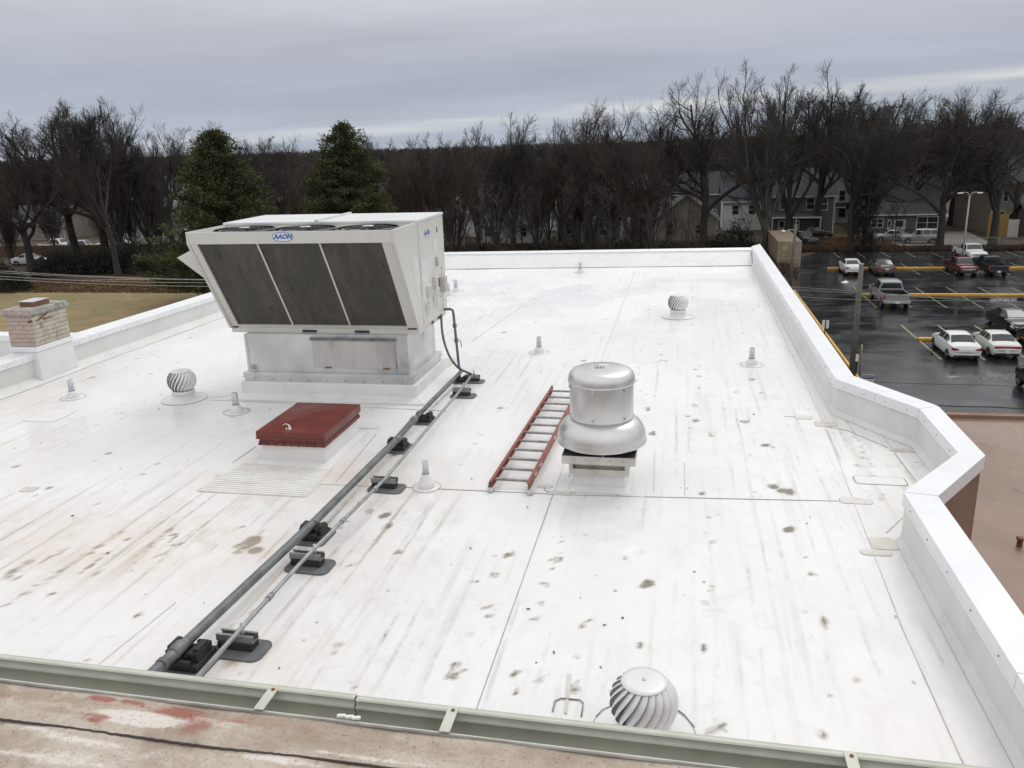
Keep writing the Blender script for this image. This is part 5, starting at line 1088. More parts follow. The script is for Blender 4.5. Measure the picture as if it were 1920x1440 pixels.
# street light
sl_ = thing('street_lamp', (30.15, 96.8, G), 'tall pale street lamp with two curved arms behind the white pickup', 'street lamp'); hz_ = ztop(30.15, 96.8, 368)-G
MB().tube([(0, 0, 0), (0, 0, hz_)], [.11, .07], 10).build('post', 'steelpole', sl_)
for s, l_ in ((-1, .75), (1, .75)):
    a = MB().tube(poly_arc([(0, 0, hz_-.3), (s*.15, 0, hz_+.25), (s*l_*.7, 0, hz_+.42), (s*l_, 0, hz_+.36)]), .045, 6).build('arm', 'steelpole', sl_)
    MB().box((s*(l_+.2), 0, hz_+.33), (.55, .26, .13)).build('lamp_head', 'white', a, .05)
# signs
s1 = thing('parking_sign', at(1546, 628, G), 'small white sign on a black post beside the yellow edge kerb', 'sign'); zs = ztop(s1.location.x, s1.location.y, 600)-G
MB().box((0, 0, zs/2-.1), (.07, .07, zs-.1)).build('post', 'trim', s1); MB().box((0, -.05, zs-.3), (.46, .02, .60)).build('panel', 'white', s1); MB().box((0, -.062, zs-.3), (.08, .006, .6)).build('post_strap', 'trim', s1)
M['navy'] = mat('sign_navy', (.02, .04, .16), .5)
nx_, ny_ = 10.55, 45.6; s2 = thing('notice_sign', (nx_, ny_, G), 'white notice sign with a dark blue heading band above the coping', 'sign'); n0, n1_ = ztop(nx_, ny_, 722)-G, ztop(nx_, ny_, 703)-G
q_ = [at(1627, 712, G+n1_), at(1645, 712, G+n1_)]; sw = .56; hh_ = n1_-n0
MB().box((0, .04, n1_/2), (.07, .05, n1_)).build('post', 'trim', s2); MB().box((0, 0, (n0+n1_)/2), (sw, .02, hh_)).build('panel', 'white', s2); MB().box((0, -.012, n1_-hh_*.22), (sw*.94, .006, hh_*.36)).build('heading_band', 'navy', s2)
text_mesh('NOTICE', sw*.215, 'white', s2, (0, -.016, n1_-hh_*.22), (PI/2, 0, 0), 'lettering', 0, .001, .002)
for k in range(3): MB().box((0, -.012, n1_-hh_*(.52+.15*k)), (sw*(.8-.1*k), .004, hh_*.05)).build('text_line', 'strut', s2)
s2.location = (q_[0].x*.5+q_[1].x*.5, ny_, G)
bp = thing('yellow_post', at(1611, 706, G), 'thin yellow post at the near corner of the car park', 'post'); MB().tube([(0, 0, 0), (0, 0, 1.9)], .05, 8).build('pipe', 'line', bp); MB().lathe([(.055, 1.9), (.04, 1.94), (0, 1.95)], k=8).build('cap', 'line', bp)
s3 = thing('parking_sign', at(1604.5, 706, G), 'small pale sign on a black post between the pole and the yellow post', 'sign'); MB().box((0, 0, .75), (.07, .05, 1.5)).build('post', 'trim', s3); MB().box((-.10, -.04, 1.15), (.30, .02, .45)).build('panel', 'white', s3)
wt = thing('paper_litter', at(1584, 530, G), 'white scrap lying on the wet asphalt below the far white sedan', 'litter'); MB().add([(-.35, 0, .01), (.1, -.15, .02), (.4, .1, .05), (.1, .25, .16), (-.2, .2, .06)], [(0, 1, 2, 3, 4)]).build('scrap', 'white', wt)

# ------------------------------------------------------------ houses
def house(name, x0, x1, yf, dep, wh, rh, wall, roofm, label, axis='x', wins=(), doors=(), porch=None, hip=False, ov=.4, zb=G, rz=0., chim=None, cat='house'):
    w_, cx_ = x1-x0, (x0+x1)/2; t = thing(name, (cx_, yf, zb), label, cat, None, rz); hw_ = w_/2
    mb = MB(); mb.bb((-hw_, 0, -.2), (hw_, dep, wh))
    if not hip:
        if axis == 'x':
            for x in (-hw_, hw_): mb.add([(x, 0, wh), (x, dep, wh), (x, dep/2, wh+rh)], [(0, 1, 2)])
        else:
            for y in (0, dep): mb.add([(-hw_, y, wh), (hw_, y, wh), (0, y, wh+rh)], [(0, 1, 2)])
    mb.build('wall', wall, t)
    # clapboard courses
    mb = MB(); k = int(wh/.24)
    for i in range(k): mb.bb((-hw_-.012, -.022, .05+i*.24), (hw_+.012, -.0, .05+i*.24+.03))
    mb.build('siding_courses', wall, t)['kind'] = 'stuff'
    e_ = ov; th = .10; z0 = wh-ov*rh/(dep/2 if axis == 'x' else hw_)
    if hip:
        r_ = min(hw_, dep/2)*.98; A = [(-hw_-e_, -e_, wh), (hw_+e_, -e_, wh), (hw_+e_, dep+e_, wh), (-hw_-e_, dep+e_, wh)]; lx = max(.1, hw_-dep/2)
        v = A+[(-lx, dep/2, wh+rh), (lx, dep/2, wh+rh)]; o = MB().add(v, [(0, 1, 5, 4), (1, 2, 5), (2, 3, 4, 5), (3, 0, 4), (3, 2, 1, 0)]).build('roof', roofm, t)
    elif axis == 'x':
        v = [(-hw_-e_, -e_, z0), (hw_+e_, -e_, z0), (hw_+e_, dep/2, wh+rh), (-hw_-e_, dep/2, wh+rh), (hw_+e_, dep+e_, z0), (-hw_-e_, dep+e_, z0)]
        v += [(a, b, c+th) for a, b, c in v]; o = MB().add(v, [(6, 7, 8, 9), (9, 8, 10, 11), (0, 3, 2, 1), (3, 5, 4, 2), (0, 1, 7, 6), (4, 5, 11, 10), (1, 2, 8, 7), (2, 4, 10, 8), (3, 0, 6, 9), (5, 3, 9, 11)]).build('roof', roofm, t)
    else:
        v = [(-hw_-e_, -e_, z0), (-hw_-e_, dep+e_, z0), (0, dep+e_, wh+rh), (0, -e_, wh+rh), (hw_+e_, dep+e_, z0), (hw_+e_, -e_, z0)]
        v += [(a, b, c+th) for a, b, c in v]; o = MB().add(v, [(6, 9, 8, 7), (9, 11, 10, 8), (0, 1, 2, 3), (3, 2, 4, 5), (0, 3, 9, 6), (3, 5, 11, 9), (1, 0, 6, 7), (5, 4, 10, 11), (2, 1, 7, 8), (4, 2, 8, 10)]).build('roof', roofm, t)
    mb = MB()
    if axis == 'x' or hip: zz = z0 if not hip else wh; mb.bb((-hw_-e_, -e_-.03, zz-.06), (hw_+e_, -e_-.0, zz+.12))
    else:
        for s in (-1, 1): mb.add([(s*(hw_+e_), -e_-.02, z0-.12), (0, -e_-.02, wh+rh-.12), (0, -e_-.02, wh+rh+.1), (s*(hw_+e_), -e_-.02, z0+.1)], [(0, 1, 2, 3) if s < 0 else (3, 2, 1, 0)])
    mb.build('fascia', 'trimw', t)
    for s in (-1, 1): MB().bb((s*hw_-.07, -.05, 0), (s*hw_+.07, -.023, wh-.1)).build('corner_board', 'trimw', t)
    for (x, z, a, b) in wins:
        f = MB(); f.bb((x-a/2-.1, -.06, z-b/2-.1), (x+a/2+.1, -.023, z-b/2)); f.bb((x-a/2-.1, -.06, z+b/2), (x+a/2+.1, -.023, z+b/2+.12)); f.bb((x-a/2-.1, -.06, z-b/2), (x-a/2, -.023, z+b/2)); f.bb((x+a/2, -.06, z-b/2), (x+a/2+.1, -.023, z+b/2)); f.bb((x-a/2, -.05, z-.03), (x+a/2, -.024, z+.03))
        if a > 1.3: f.bb((x-.04, -.05, z-b/2), (x+.04, -.024, z-.03)); f.bb((x-.04, -.05, z+.03), (x+.04, -.024, z+b/2))
        fo = f.build('window', 'trimw', t); MB().bb((x-a/2, -.022, z-b/2), (x+a/2, -.015, z+b/2)).build('pane', 'glass', fo)
    for (x, a) in doors: d = MB().bb((x-a/2, -.05, .05), (x+a/2, -.023, 2.1)).build('door', 'trimw', t); MB().bb((x-a*.28, -.058, 1.1), (x+a*.28, -.051, 1.9)).build('door_pane', 'glass', d); MB().box((x+a*.38, -.07, 1.0), (.05, .05, .05)).build('door_handle', 'chrome', d)
    if porch:
        a, b, d_, h_ = porch; pr = MB(); pr.add([(a, -d_, h_), (b, -d_, h_), (b, -.03, h_+.55), (a, -.03, h_+.55), (a, -d_, h_-.16), (b, -d_, h_-.16), (b, -.03, h_-.16), (a, -.03, h_-.16)], [(0, 1, 2, 3), (4, 5, 1, 0), (7, 6, 5, 4), (1, 5, 6, 2), (0, 3, 7, 4)]); po = pr.build('porch_roof', roofm, t)
        MB().bb((a-.02, -d_-.04, h_-.18), (b+.02, -d_-.001, h_+.02)).build('porch_fascia', 'trimw', po)
        for x in (a+.1, (a+b)/2, b-.1): MB().bb((x-.07, -d_+.05, 0), (x+.07, -d_+.19, h_-.17)).build('porch_post', 'trimw', po)
    if chim: MB().bb((chim-.3, dep*.5-.3, wh+rh*.4), (chim+.3, dep*.5+.3, wh+rh+.9)).build('chimney', 'clay', o)
    return t
house('grey_house', 12.6, 21.2, 123.5, 9, 5.6, 3.4, 's_bgrey', 'shingle', 'two storey grey house with a long low porch behind the tan container', 'x', ((1.1, 4.3, 1.0, 1.5), (2.9, 4.3, .9, 1.6), (-2.5, 4.3, .9, 1.4)), ((-2.6, 1.0), (-.6, .9)), (-4.2, 2.4, 2.2, 2.7))
house('grey_bungalow', 24.8, 35.2, 122.5, 10, 2.9, 2.6, 's_bgrey', 'shingle', 'grey bungalow with a wide white double window behind the silver SUV', 'x', ((-3.2, 1.6, 1.4, 1.1), (3.2, 1.6, 2.6, 1.5)), ((-1.6, .5), (-.3, 1.5)))
house('grey_upper_house', 25.6, 36.0, 128, 7, 5.3, 2.2, 's_grey', 'shingle', 'grey house with a small white upper window rising behind the bungalow', 'x', ((3.4, 4.6, 1.0, .8),))
house('white_house', 21.5, 26.5, 140, 8, 5.4, 3, 's_white', 'shingle2', 'white two storey house seen between the two grey houses', 'y', ((-1.2, 4.2, .8, 1.5), (1.1, 4.2, .8, 1.5), (1.3, 1.6, .9, 1.5)), ((-1.0, .9),), (-2.4, 2.4, 1.8, 2.6))
house('beige_house', 41.2, 52, 124, 10, 6.6, 3.4, 's_beige', 'shingle2', 'tall beige house with a slate hip roof at the right edge', 'x', ((-3.8, 4.9, .6, 1.3), (1.4, 5.2, 1.2, 1.9), (-4.0, 1.9, .6, 1.9), (-1.9, 1.9, .5, 1.4), (2.4, 1.8, .9, 1.4)), (), None, True, .5, G, .18)
house('slate_roof_garage', 44.0, 52, 117, 6, 2.3, 1.8, 's_grey', 'shingle2', 'low garage with a dark slate roof behind the yellow fence', 'x', ((-2.8, 1.4, .5, .7), (-.6, 1.4, .5, .7)))
house('cream_cottage', -3.2, 5.2, 118.5, 9, 3.0, 3.3, 's_cream', 'shingle', 'cream cottage with a grey gable beyond the far roof edge', 'y', ((-2.2, 1.5, .8, 1.7), (1.8, 1.5, .9, 1.2)))
house('dark_gable_house', -1.5, 8.5, 138, 8, 5.2, 3.0, 's_grey', 'shingle', 'grey house with one white upper window behind the cream cottage', 'x', ((-2.6, 4.6, 1.1, 1.0), (1.8, 1.8, 1.0, 1.4)))
house('green_house', -17.2, -8.2, 119, 9, 3.4, 2.6, 's_green', 'shingle', 'small grey green house with two windows behind the brown thicket', 'x', ((-2.9, 1.8, .8, 1.6), (2.3, 1.6, 1.6, 1.7)), ((0, 1.2),), (-.9, .9, 1.2, 2.6))
house('white_roofed_house', -10, -3.5, 160, 8, 5.0, 2.2, 's_grey', 's_white', 'house with a bright white roof glimpsed above the thicket', 'x', ((-1, 4, .8, 1.2),))
house('white_gable_house', -33.5, -26.5, 126, 9, 6.0, 3.3, 's_white', 'shingle', 'white gabled house glimpsed through the bare trees right of the unit', 'y', ((-1.2, 4.4, .8, 1.4), (1.4, 4.4, .8, 1.4), (0, 1.8, 1.0, 1.4)))
house('low_white_house', -28.5, -19.5, 117, 8, 2.8, 2.2, 's_white', 'shingle', 'low whitish house with a red brown door between the white gable and the green house', 'x', ((-2.8, 1.6, .9, 1.2), (2.2, 1.6, .8, 1.2)), ((0.6, .9),))
house('grey_shed', -38.4, -34, 118, 6, 2.6, 1.9, 's_bgrey', 'shingle2', 'grey shed just right of the air conditioner', 'y', ((0, 1.5, .7, .8),))
house('slate_house', -54, -47.5, 128, 8, 5.2, 3.0, 's_bgrey', 'shingle2', 'slate grey house between the two evergreens', 'x', ((0, 3.5, .9, 1.3), (-2, 3.5, .9, 1.3)))
house('white_long_house', -92, -77.5, 120, 9, 3.2, 2.4, 's_white', 'shingle', 'long low white house behind the trees at left', 'x', ((-5, 1.7, .9, 1.3), (-1.8, 1.7, .9, 1.3), (4.6, 1.7, .9, 1.6)), ((2.2, 1.0),))
house('white_tall_house', -97, -88, 134, 9, 7.0, 3.0, 's_white', 'shingle', 'tall white house behind the long white house at left', 'x', ((-2.5, 5.2, .9, 1.6), (0, 5.2, .9, 1.6), (2.5, 5.2, .9, 1.6), (-2.5, 2.2, .9, 1.5), (2.5, 2.2, .9, 1.5)))
house('grey_annex', -80, -71, 125, 8, 4.6, 2.4, 's_grey', 'shingle', 'grey house with a white gutter left of the left evergreen', 'x', ((-2.5, 3.4, .9, 1.3), (2.5, 3.4, .9, 1.3), (0, 1.4, .9, 1.3)))
house('tan_house', -118, -106, 128, 9, 3.4, 2.2, 's_beige', 'shingle', 'tan house at the far left edge', 'x', ((-3, 1.8, .9, 1.2), (3, 1.8, .9, 1.2)))

# ------------------------------------------------------------ fences
def board_fence(name, a, b, h, m, label, rails=True):
    d = Vector((b[0]-a[0], b[1]-a[1])); ln = d.length; rz = math.atan2(d.y, d.x); t = thing(name, (a[0], a[1], G), label, 'fence', None, rz)
    n = min(290, max(4, int(ln/.30))); bw = ln/n; me = []
    for k in range(3):
        mb = MB(); mb.bb((.01, -.012, .04), (bw-.01, .012, h-.02*k)); q = mb.mesh('board'); q.materials.append(M[m]); me.append(q)
    for i in range(n): inst('board', me[random.randrange(3)], t, (i*bw, random.uniform(-.008, .008), 0))
    for z in (.4, h-.35): MB().bb((0, .03, z), (ln, .09, z+.08)).build('rail', m, t)
    for i in range(int(ln/2.4)+1): MB().bb((i*2.4-.05, .03, 0), (i*2.4+.05, .13, h+.02)).build('post', m, t)
board_fence('board_fence', (-97.5, 103.6), (-80.5, 104.9), 1.75, 'fence', 'brown board fence in front of the parked cars at far left')
board_fence('board_fence', (-80.2, 105.4), (-70, 106.2), 1.6, 'fence', 'second length of brown fence, right of the leaning tree')
board_fence('yellow_fence', (42.2, 112.6), (53, 111.2), 1.95, 'yfence', 'yellow board fence below the slate roofed garage at right')
board_fence('yellow_fence', (39.7, 119.0), (41.9, 118.5), 3.0, 'yfence', 'short tall yellow board fence beside the beige house')
board_fence('white_gate', (41.95, 118.4), (43.1, 118.2), 2.3, 'trimw', 'narrow white gate right of the short yellow fence')
cf = thing('chain_link_fence', (24.2, 108.2, G), 'thin chain link fence between the car park and the driveway', 'fence'); ln = 21
MB().tube([(0, 0, 1.25), (ln, -.9, 1.25)], .025, 5).build('top_rail', 'strut', cf)
for i in range(9): MB().tube([(i*ln/8, -.9*i/8, 0), (i*ln/8, -.9*i/8, 1.27)], .03, 6).build('post', 'strut', cf)
mb = MB()
for i in range(int(ln/.16)):
    x = i*.16; y = -.9*x/ln
    for s in (-1, 1):
        xa, xb = (x, x+1.2) if s > 0 else (x+1.2, x)
        if xb <= ln and xa <= ln: mb.add([(xa, y, .03), (xb, y-.05, 1.23), (xb, y-.05, 1.245), (xa, y, .045)], [(0, 1, 2, 3)])
mb.build('wire_mesh', 'strut', cf)['kind'] = 'stuff'
pf = thing('deck_railing', (26.2, 119.2, G), 'dark deck railing before the grey bungalow', 'railing')
MB().bb((0, 0, 1.0), (7, .08, 1.08)).build('handrail', 'shingle', pf); MB().bb((-.1, .1, 0), (7.1, 2.6, .45)).build('deck', 'fence', pf)
for i in range(28): MB().bb((i*.26, .02, .45), (i*.26+.05, .06, 1.0)).build('baluster', 'shingle', pf)

# ------------------------------------------------------------ trees
def norm(a): return a/np.maximum(1e-9, np.linalg.norm(a, axis=-1, keepdims=True))
def tubes_np(P, Rr, k):       # P (N, m, 3) polylines, Rr (N, m) radii -> verts, quads
    N_, m, _ = P.shape; T = np.gradient(P, axis=1); T = norm(T); ref = np.zeros_like(T); ref[..., 0] = 1; ref[np.abs(T[..., 0]) > .8] = (0, 1, 0)
    A = norm(np.cross(T, ref)); B = np.cross(T, A); an = np.arange(k)*2*PI/k
    V = P[:, :, None, :]+(A[:, :, None, :]*np.cos(an)[None, None, :, None]+B[:, :, None, :]*np.sin(an)[None, None, :, None])*Rr[:, :, None, None]
    base = (np.arange(N_)*m*k)[:, None, None]; i = np.arange(m-1)[None, :, None]*k; j = np.arange(k)[None, None, :]; j2 = (j+1) % k
    F = np.stack([base+i+j, base+i+j2, base+i+k+j2, base+i+k+j], -1).reshape(-1, 4); return V.reshape(-1, 3), F
def grow(rg, P, Rr, n, t0, t1, ang, lf, k, up, wig, rf, droop=0.):
    N_, m, _ = P.shape; par = np.repeat(np.arange(N_), n); t = t0+(t1-t0)*((np.tile(np.arange(n), N_)+rg.random(N_*n))/n); s = t*(m-1); i = np.minimum(s.astype(int), m-2); u = (s-i)[:, None]
    pos = P[par, i]*(1-u)+P[par, i+1]*u; d = norm(P[par, i+1]-P[par, i]); rad = Rr[par, i]*(1-u[:, 0])+Rr[par, i+1]*u[:, 0]; plen = np.linalg.norm(np.diff(P, axis=1), axis=-1).sum(1)[par]
    rnd = norm(rg.normal(size=d.shape)); side = norm(rnd-d*(rnd*d).sum(-1, keepdims=True)); a = R(ang[0])+(R(ang[1])-R(ang[0]))*rg.random(len(t))
    nd = norm(d*np.cos(a)[:, None]+side*np.sin(a)[:, None]); L_ = plen*(lf[0]+(lf[1]-lf[0])*rg.random(len(t)))*(1.15-.55*t)
    Q = np.zeros((len(t), k, 3)); Q[:, 0] = pos; cur = nd
    for q in range(1, k):
        cur = norm(cur+rg.normal(size=cur.shape)*wig+np.array([0, 0, up])); Q[:, q] = Q[:, q-1]+cur*(L_/(k-1))[:, None]
    r0 = np.minimum(rad*rf, rad*.9); RR = r0[:, None]*np.linspace(1, .45, k)[None]; return Q, RR
def tree_meshes(seed, style):
    rg = np.random.default_rng(seed); H = 10.
    st = dict(
      oak=dict(tr=.30, r=.23, fork=1, n1=7, a1=(20, 58), l1=(1.7, 2.5), up1=.10, w1=.20, n2=9, a2=(30, 62), l2=(.38, .58), n3=7, n4=5, n5=3, up=.10),
      vase=dict(tr=.16, r=.19, fork=1, n1=9, a1=(8, 34), l1=(3.9, 5.2), up1=.07, w1=.10, n2=9, a2=(18, 42), l2=(.26, .42), n3=7, n4=5, n5=3, up=.14),
      tall=dict(tr=.42, r=.17, fork=1, n1=9, a1=(18, 45), l1=(.75, 1.2), up1=.12, w1=.12, n2=9, a2=(25, 50), l2=(.34, .52), n3=7, n4=5, n5=3, up=.12),
      thicket=dict(tr=.05, r=.10, fork=1, n1=11, a1=(3, 26), l1=(12, 18), up1=.06, w1=.07, n2=11, a2=(15, 38), l2=(.18, .32), n3=6, n4=5, n5=3, up=.12),
      sapling=dict(tr=.75, r=.055, fork=1, n1=14, a1=(25, 55), l1=(.25, .42), up1=.1, w1=.12, n2=7, a2=(25, 50), l2=(.3, .5), n3=5, n4=0, n5=0, up=.1))[style]
    m = 7; z = np.linspace(0, 1, m); Pt = np.zeros((1, m, 3)); Pt[0, :, 2] = z*H*st['tr']; Pt[0, 1:, 0] = np.cumsum(rg.normal(size=m-1)*.05*st['tr']*2); Pt[0, 1:, 1] = np.cumsum(rg.normal(size=m-1)*.05*st['tr']*2)
    Rt = (st['r']*np.linspace(1, .68, m))[None]; Rt[0, 0] *= 1.35
    t0 = .55 if style in ('oak', 'vase') else (.2 if style == 'thicket' else (.35 if style == 'tall' else .2))
    P1_, R1 = grow(rg, Pt, Rt, st['n1'], t0, 1., st['a1'], st['l1'], 8, st['up1'], st['w1'], .60)
    levels = [(Pt, Rt, 10), (P1_, R1, 7)]; P_, R_ = P1_, R1
    P2_, R2 = grow(rg, P_, R_, st['n2'], .22, 1, st['a2'], st['l2'], 7, st['up'], .17, .58)
    crown = [(P2_, R2, 5)]
    P3_, R3 = grow(rg, P2_, R2, st['n3'], .12, 1, (22, 52), (.42, .72), 5, st['up']*.6, .15, .50); crown.append((P3_, np.maximum(R3, .0085), 3))
    if st['n4']:
        P4_, R4 = grow(rg, P3_, R3, st['n4'], .1, 1, (22, 50), (.42, .72), 3, st['up']*.5, .12, .55); crown.append((P4_, np.maximum(np.minimum(R4, .007), .0045), 3))
        P5_, R5 = grow(rg, P4_, R4, st['n5'], .05, 1, (20, 45), (.5, .95), 2, .03, .08, .6); crown.append((P5_, np.full_like(R5, .0026), 3))
    def mk(lv, name):
        V, F, o = [], [], 0
        for P, Rr, k in lv: v, f = tubes_np(P, Rr, k); V.append(v); F.append(f+o); o += len(v)
        me = bpy.data.meshes.new(name); V = np.concatenate(V); quickmesh(me, V, np.concatenate(F)); return me, np.percentile(V[:, 2], 99.3)
    tm, _ = mk(levels, 'trunk'); cm, top = mk(crown, 'crown'); return tm, cm, top
TV = {}
for key, st_, sd_ in (('oak1', 'oak', 1), ('oak2', 'oak', 12), ('oak3', 'oak', 23), ('vase1', 'vase', 4), ('vase2', 'vase', 5), ('tall1', 'tall', 6), ('thick1', 'thicket', 8), ('thick2', 'thicket', 9), ('sap1', 'sapling', 10)): TV[key] = tree_meshes(sd_, st_)
MC = {}
def tree_mesh(key, bark, twig):
    if (key, bark, twig) not in MC:
        a, b, top = TV[key]; first = not any(k[0] == key for k in MC)
        a2 = a if first else a.copy(); b2 = b if first else b.copy(); a2.materials.clear(); b2.materials.clear(); a2.materials.append(M[bark]); b2.materials.append(M[twig]); MC[(key, bark, twig)] = (a2, b2, top)
    return MC[(key, bark, twig)]
def tree(key, x, y, topy=None, h=None, label='', bark='bark', twig='twig', group=None, name='bare_tree', wide=1., rz=None, lean=(0, 0)):
    a, b, top = tree_mesh(key, bark, twig); H = h if h else ztop(x, y, topy)-G; s = H/top
    t = thing(name, (x, y, G-.1), label, 'tree', group, random.uniform(0, 6.28) if rz is None else rz); t.scale = (s*wide, s*wide, s); t.rotation_euler.x = lean[0]; t.rotation_euler.y = lean[1]
    inst('trunk', a, t); inst('crown', b, t); return t
def gx(px, Y, py=300):   # world x of an image column at distance Y on the ground
    lo = aty(px, py, Y); return lo.x + (0 if py > 400 else (G-lo.z)*_sl(px))
def _sl(px): return 0.
def tpx(key, px, Y, topy, label, **k):   # column is where the middle of the tree shows
    base = aty(px, (topy+470)/2, Y); return tree(key, base.x, Y, topy, None, label, **k)
# big individuals, right to left
tree('oak1', 36.9, 108.5, 168, None, 'massive bare oak whose forked trunk stands before the beige house', wide=.92, rz=.4)
tree('oak2', 30.8, 107.6, 172, None, 'bare oak with a curved forked trunk right of the silver SUV', wide=.85, rz=2.1)
tree('oak3', 20.4, 105.9, 172, None, 'bare oak splitting into several stems between the container and the bungalow', wide=.85, rz=1.0)
tree('vase1', 21.6, 104.9, 215, None, 'ivy covered multi stemmed tree at the edge of the wet car park', wide=.55, rz=3.3)
tree('vase1', 10.2, 104, 126, None, 'tall vase shaped bare tree, highest on the skyline, left of the container', bark='barkpale', twig='twiggrey', wide=.80, rz=.9)
tree('vase2', 13.8, 113, 130, None, 'tall airy bare tree with open curling top, right neighbour of the highest tree', wide=.85, rz=4.4)
tree('oak2', 3.2, 109, 148, None, 'broad bare oak over the cream cottage', wide=.9, rz=5.0)
tree('oak1', -5.0, 107, 192, None, 'round crowned bare oak left of the cream cottage', wide=.95, rz=2.8)
tree('oak3', -11.8, 110, 203, None, 'dark bare oak with a heavy trunk above the middle of the far roof edge', wide=.9, rz=.2)
tpx('vase2', 960, 106, 218, 'pale twigged bare tree standing over the brown thicket', twig='twiggrey', wide=1.0)
tpx('vase1', 1050, 118, 232, 'smaller bare tree right of the pale twigged one', twig='twiggrey')
tpx('oak3', 1700, 130, 185, 'bare tree with curling upper branches behind the grey bungalow', wide=.9)
tpx('tall1', 1640, 134, 180, 'slender bare tree behind the white house', wide=1.0)
tpx('tall1', 1545, 122, 165, 'bare tree above the grey house with porch', wide=1.1)
tpx('oak2', 1800, 138, 175, 'bare tree behind the slate hip roof', wide=.9)
tpx('oak1', 1915, 122, 172, 'bare oak cut by the right frame edge', wide=.9)
tree('sap1', 26.4, 109.5, None, 6.0, 'small bare ornamental tree in front of the bungalow', wide=1.6)
# left group
tree('tall1', -66.0, 87.4, 192, None, 'tall leaning bare tree at the far edge of the grass field', bark='bark', wide=.7, rz=1.2, lean=(0, -.06))
tree('vase2', -70.5, 95, 190, None, 'tall fan shaped bare tree, highest on the left skyline', wide=.85, rz=2.2)
tree('oak3', -82, 92, 240, None, 'dark bare oak near the left edge behind the hedge', wide=.95)
tree('oak1', -90, 88, 245, None, 'dark bare oak at the far left edge of the field', wide=.95, rz=2)
tree('oak2', -76, 99, 222, None, 'bare oak in front of the brown board fence', wide=.9)
tpx('vase1', 265, 98, 222, 'upright bare tree left of the left evergreen', wide=.75)
tpx('tall1', 120, 100, 205, 'bare tree with a forked top behind the brown fence', wide=1.1)
tpx('oak2', 310, 108, 240, 'bare tree just behind the left side of the left evergreen', wide=.9)
tpx('vase1', 372, 150, 236, 'far round crowned tree showing left of the left evergreen', twig='twiggrey', wide=1.1)
tpx('thick1', 290, 118, 262, 'reddish bare tree left of the left evergreen', twig='twigred')
tpx('oak3', 505, 165, 256, 'round crowned bare tree far behind, between the evergreens')
tpx('oak1', 468, 170, 262, 'dark round tree touching the left evergreen on the skyline')
tpx('vase2', 690, 165, 248, 'pale bare tree just right of the right evergreen', twig='twiggrey')
tpx('thick1', 555, 112, 300, 'reddish bare thicket tree between the two evergreens', twig='twigred')
tpx('thick2', 600, 122, 296, 'brown bare thicket tree left of the right evergreen', twig='twigred')
tpx('thick2', 520, 126, 292, 'brown bare thicket tree right of the left evergreen')
# the brown thicket beyond the far roof edge
def topat(px):
    pts_ = [(730, 290), (770, 275), (830, 262), (900, 256), (1000, 250), (1100, 240), (1180, 245), (1300, 250)]
    for a, b in zip(pts_[:-1], pts_[1:]):
        if px <= b[0]: return a[1]+(b[1]-a[1])*(px-a[0])/(b[0]-a[0])
    return 250
TG = 'bare brown trees of the thicket beyond the far roof edge'
k_ = 0
for i in range(14):
    px = 740+i*37+random.uniform(-9, 9); Y = random.uniform(94, 116); tpx(['thick1', 'thick2', 'vase2', 'thick2'][i % 4], px, Y, topat(px)+random.uniform(-22, 26), 'bare brown multi stemmed tree, '+['leftmost', 'second from left', 'third from left', 'fourth from left', 'fifth from left', 'sixth from left', 'seventh from left', 'seventh from right', 'sixth from right', 'fifth from right', 'fourth from right', 'third from right', 'second from right', 'rightmost'][i]+' in the thicket', twig=['twigred', 'twigred', 'twig'][i % 3], group=TG, wide=random.uniform(.7, 1.0))
SG = 'thin bare saplings below the thicket'
for i in range(26):
    px = 850+i*19.0+random.uniform(-7, 7); Y = random.uniform(84, 99); b0 = aty(px, 455, Y); tree('sap1', b0.x, Y, None, random.uniform(5.5, 10.5), 'thin bare sapling at the foot of the thicket beyond the far roof edge', group=SG, name='bare_sapling', wide=random.uniform(.9, 1.4))
for i in range(10):
    px = random.uniform(-10, 330); Y = random.uniform(95, 116); b0 = aty(px, 455, Y); tree(['sap1', 'thick1', 'thick2'][i % 3], b0.x, Y, None, random.uniform(8, 13), 'bare tree in the dark wood behind the grass field', group='bare trees behind the grass field', wide=random.uniform(.8, 1.1))
BG = 'bare trees among the far houses'
for i in range(40):
    px = -20+i*49+random.uniform(-14, 14); Y = random.uniform(134, 178)
    b0 = aty(px, 420, Y); hh2 = random.uniform(11, 15.5) if px < 1150 else random.uniform(13, 18)
    tree(['oak1', 'oak2', 'oak3', 'vase2', 'thick1'][i % 5], b0.x, Y, None, hh2, 'bare tree standing among the far houses below the skyline', twig=['twig', 'twigred', 'twig'][i % 3], group=BG, wide=random.uniform(.9, 1.25))
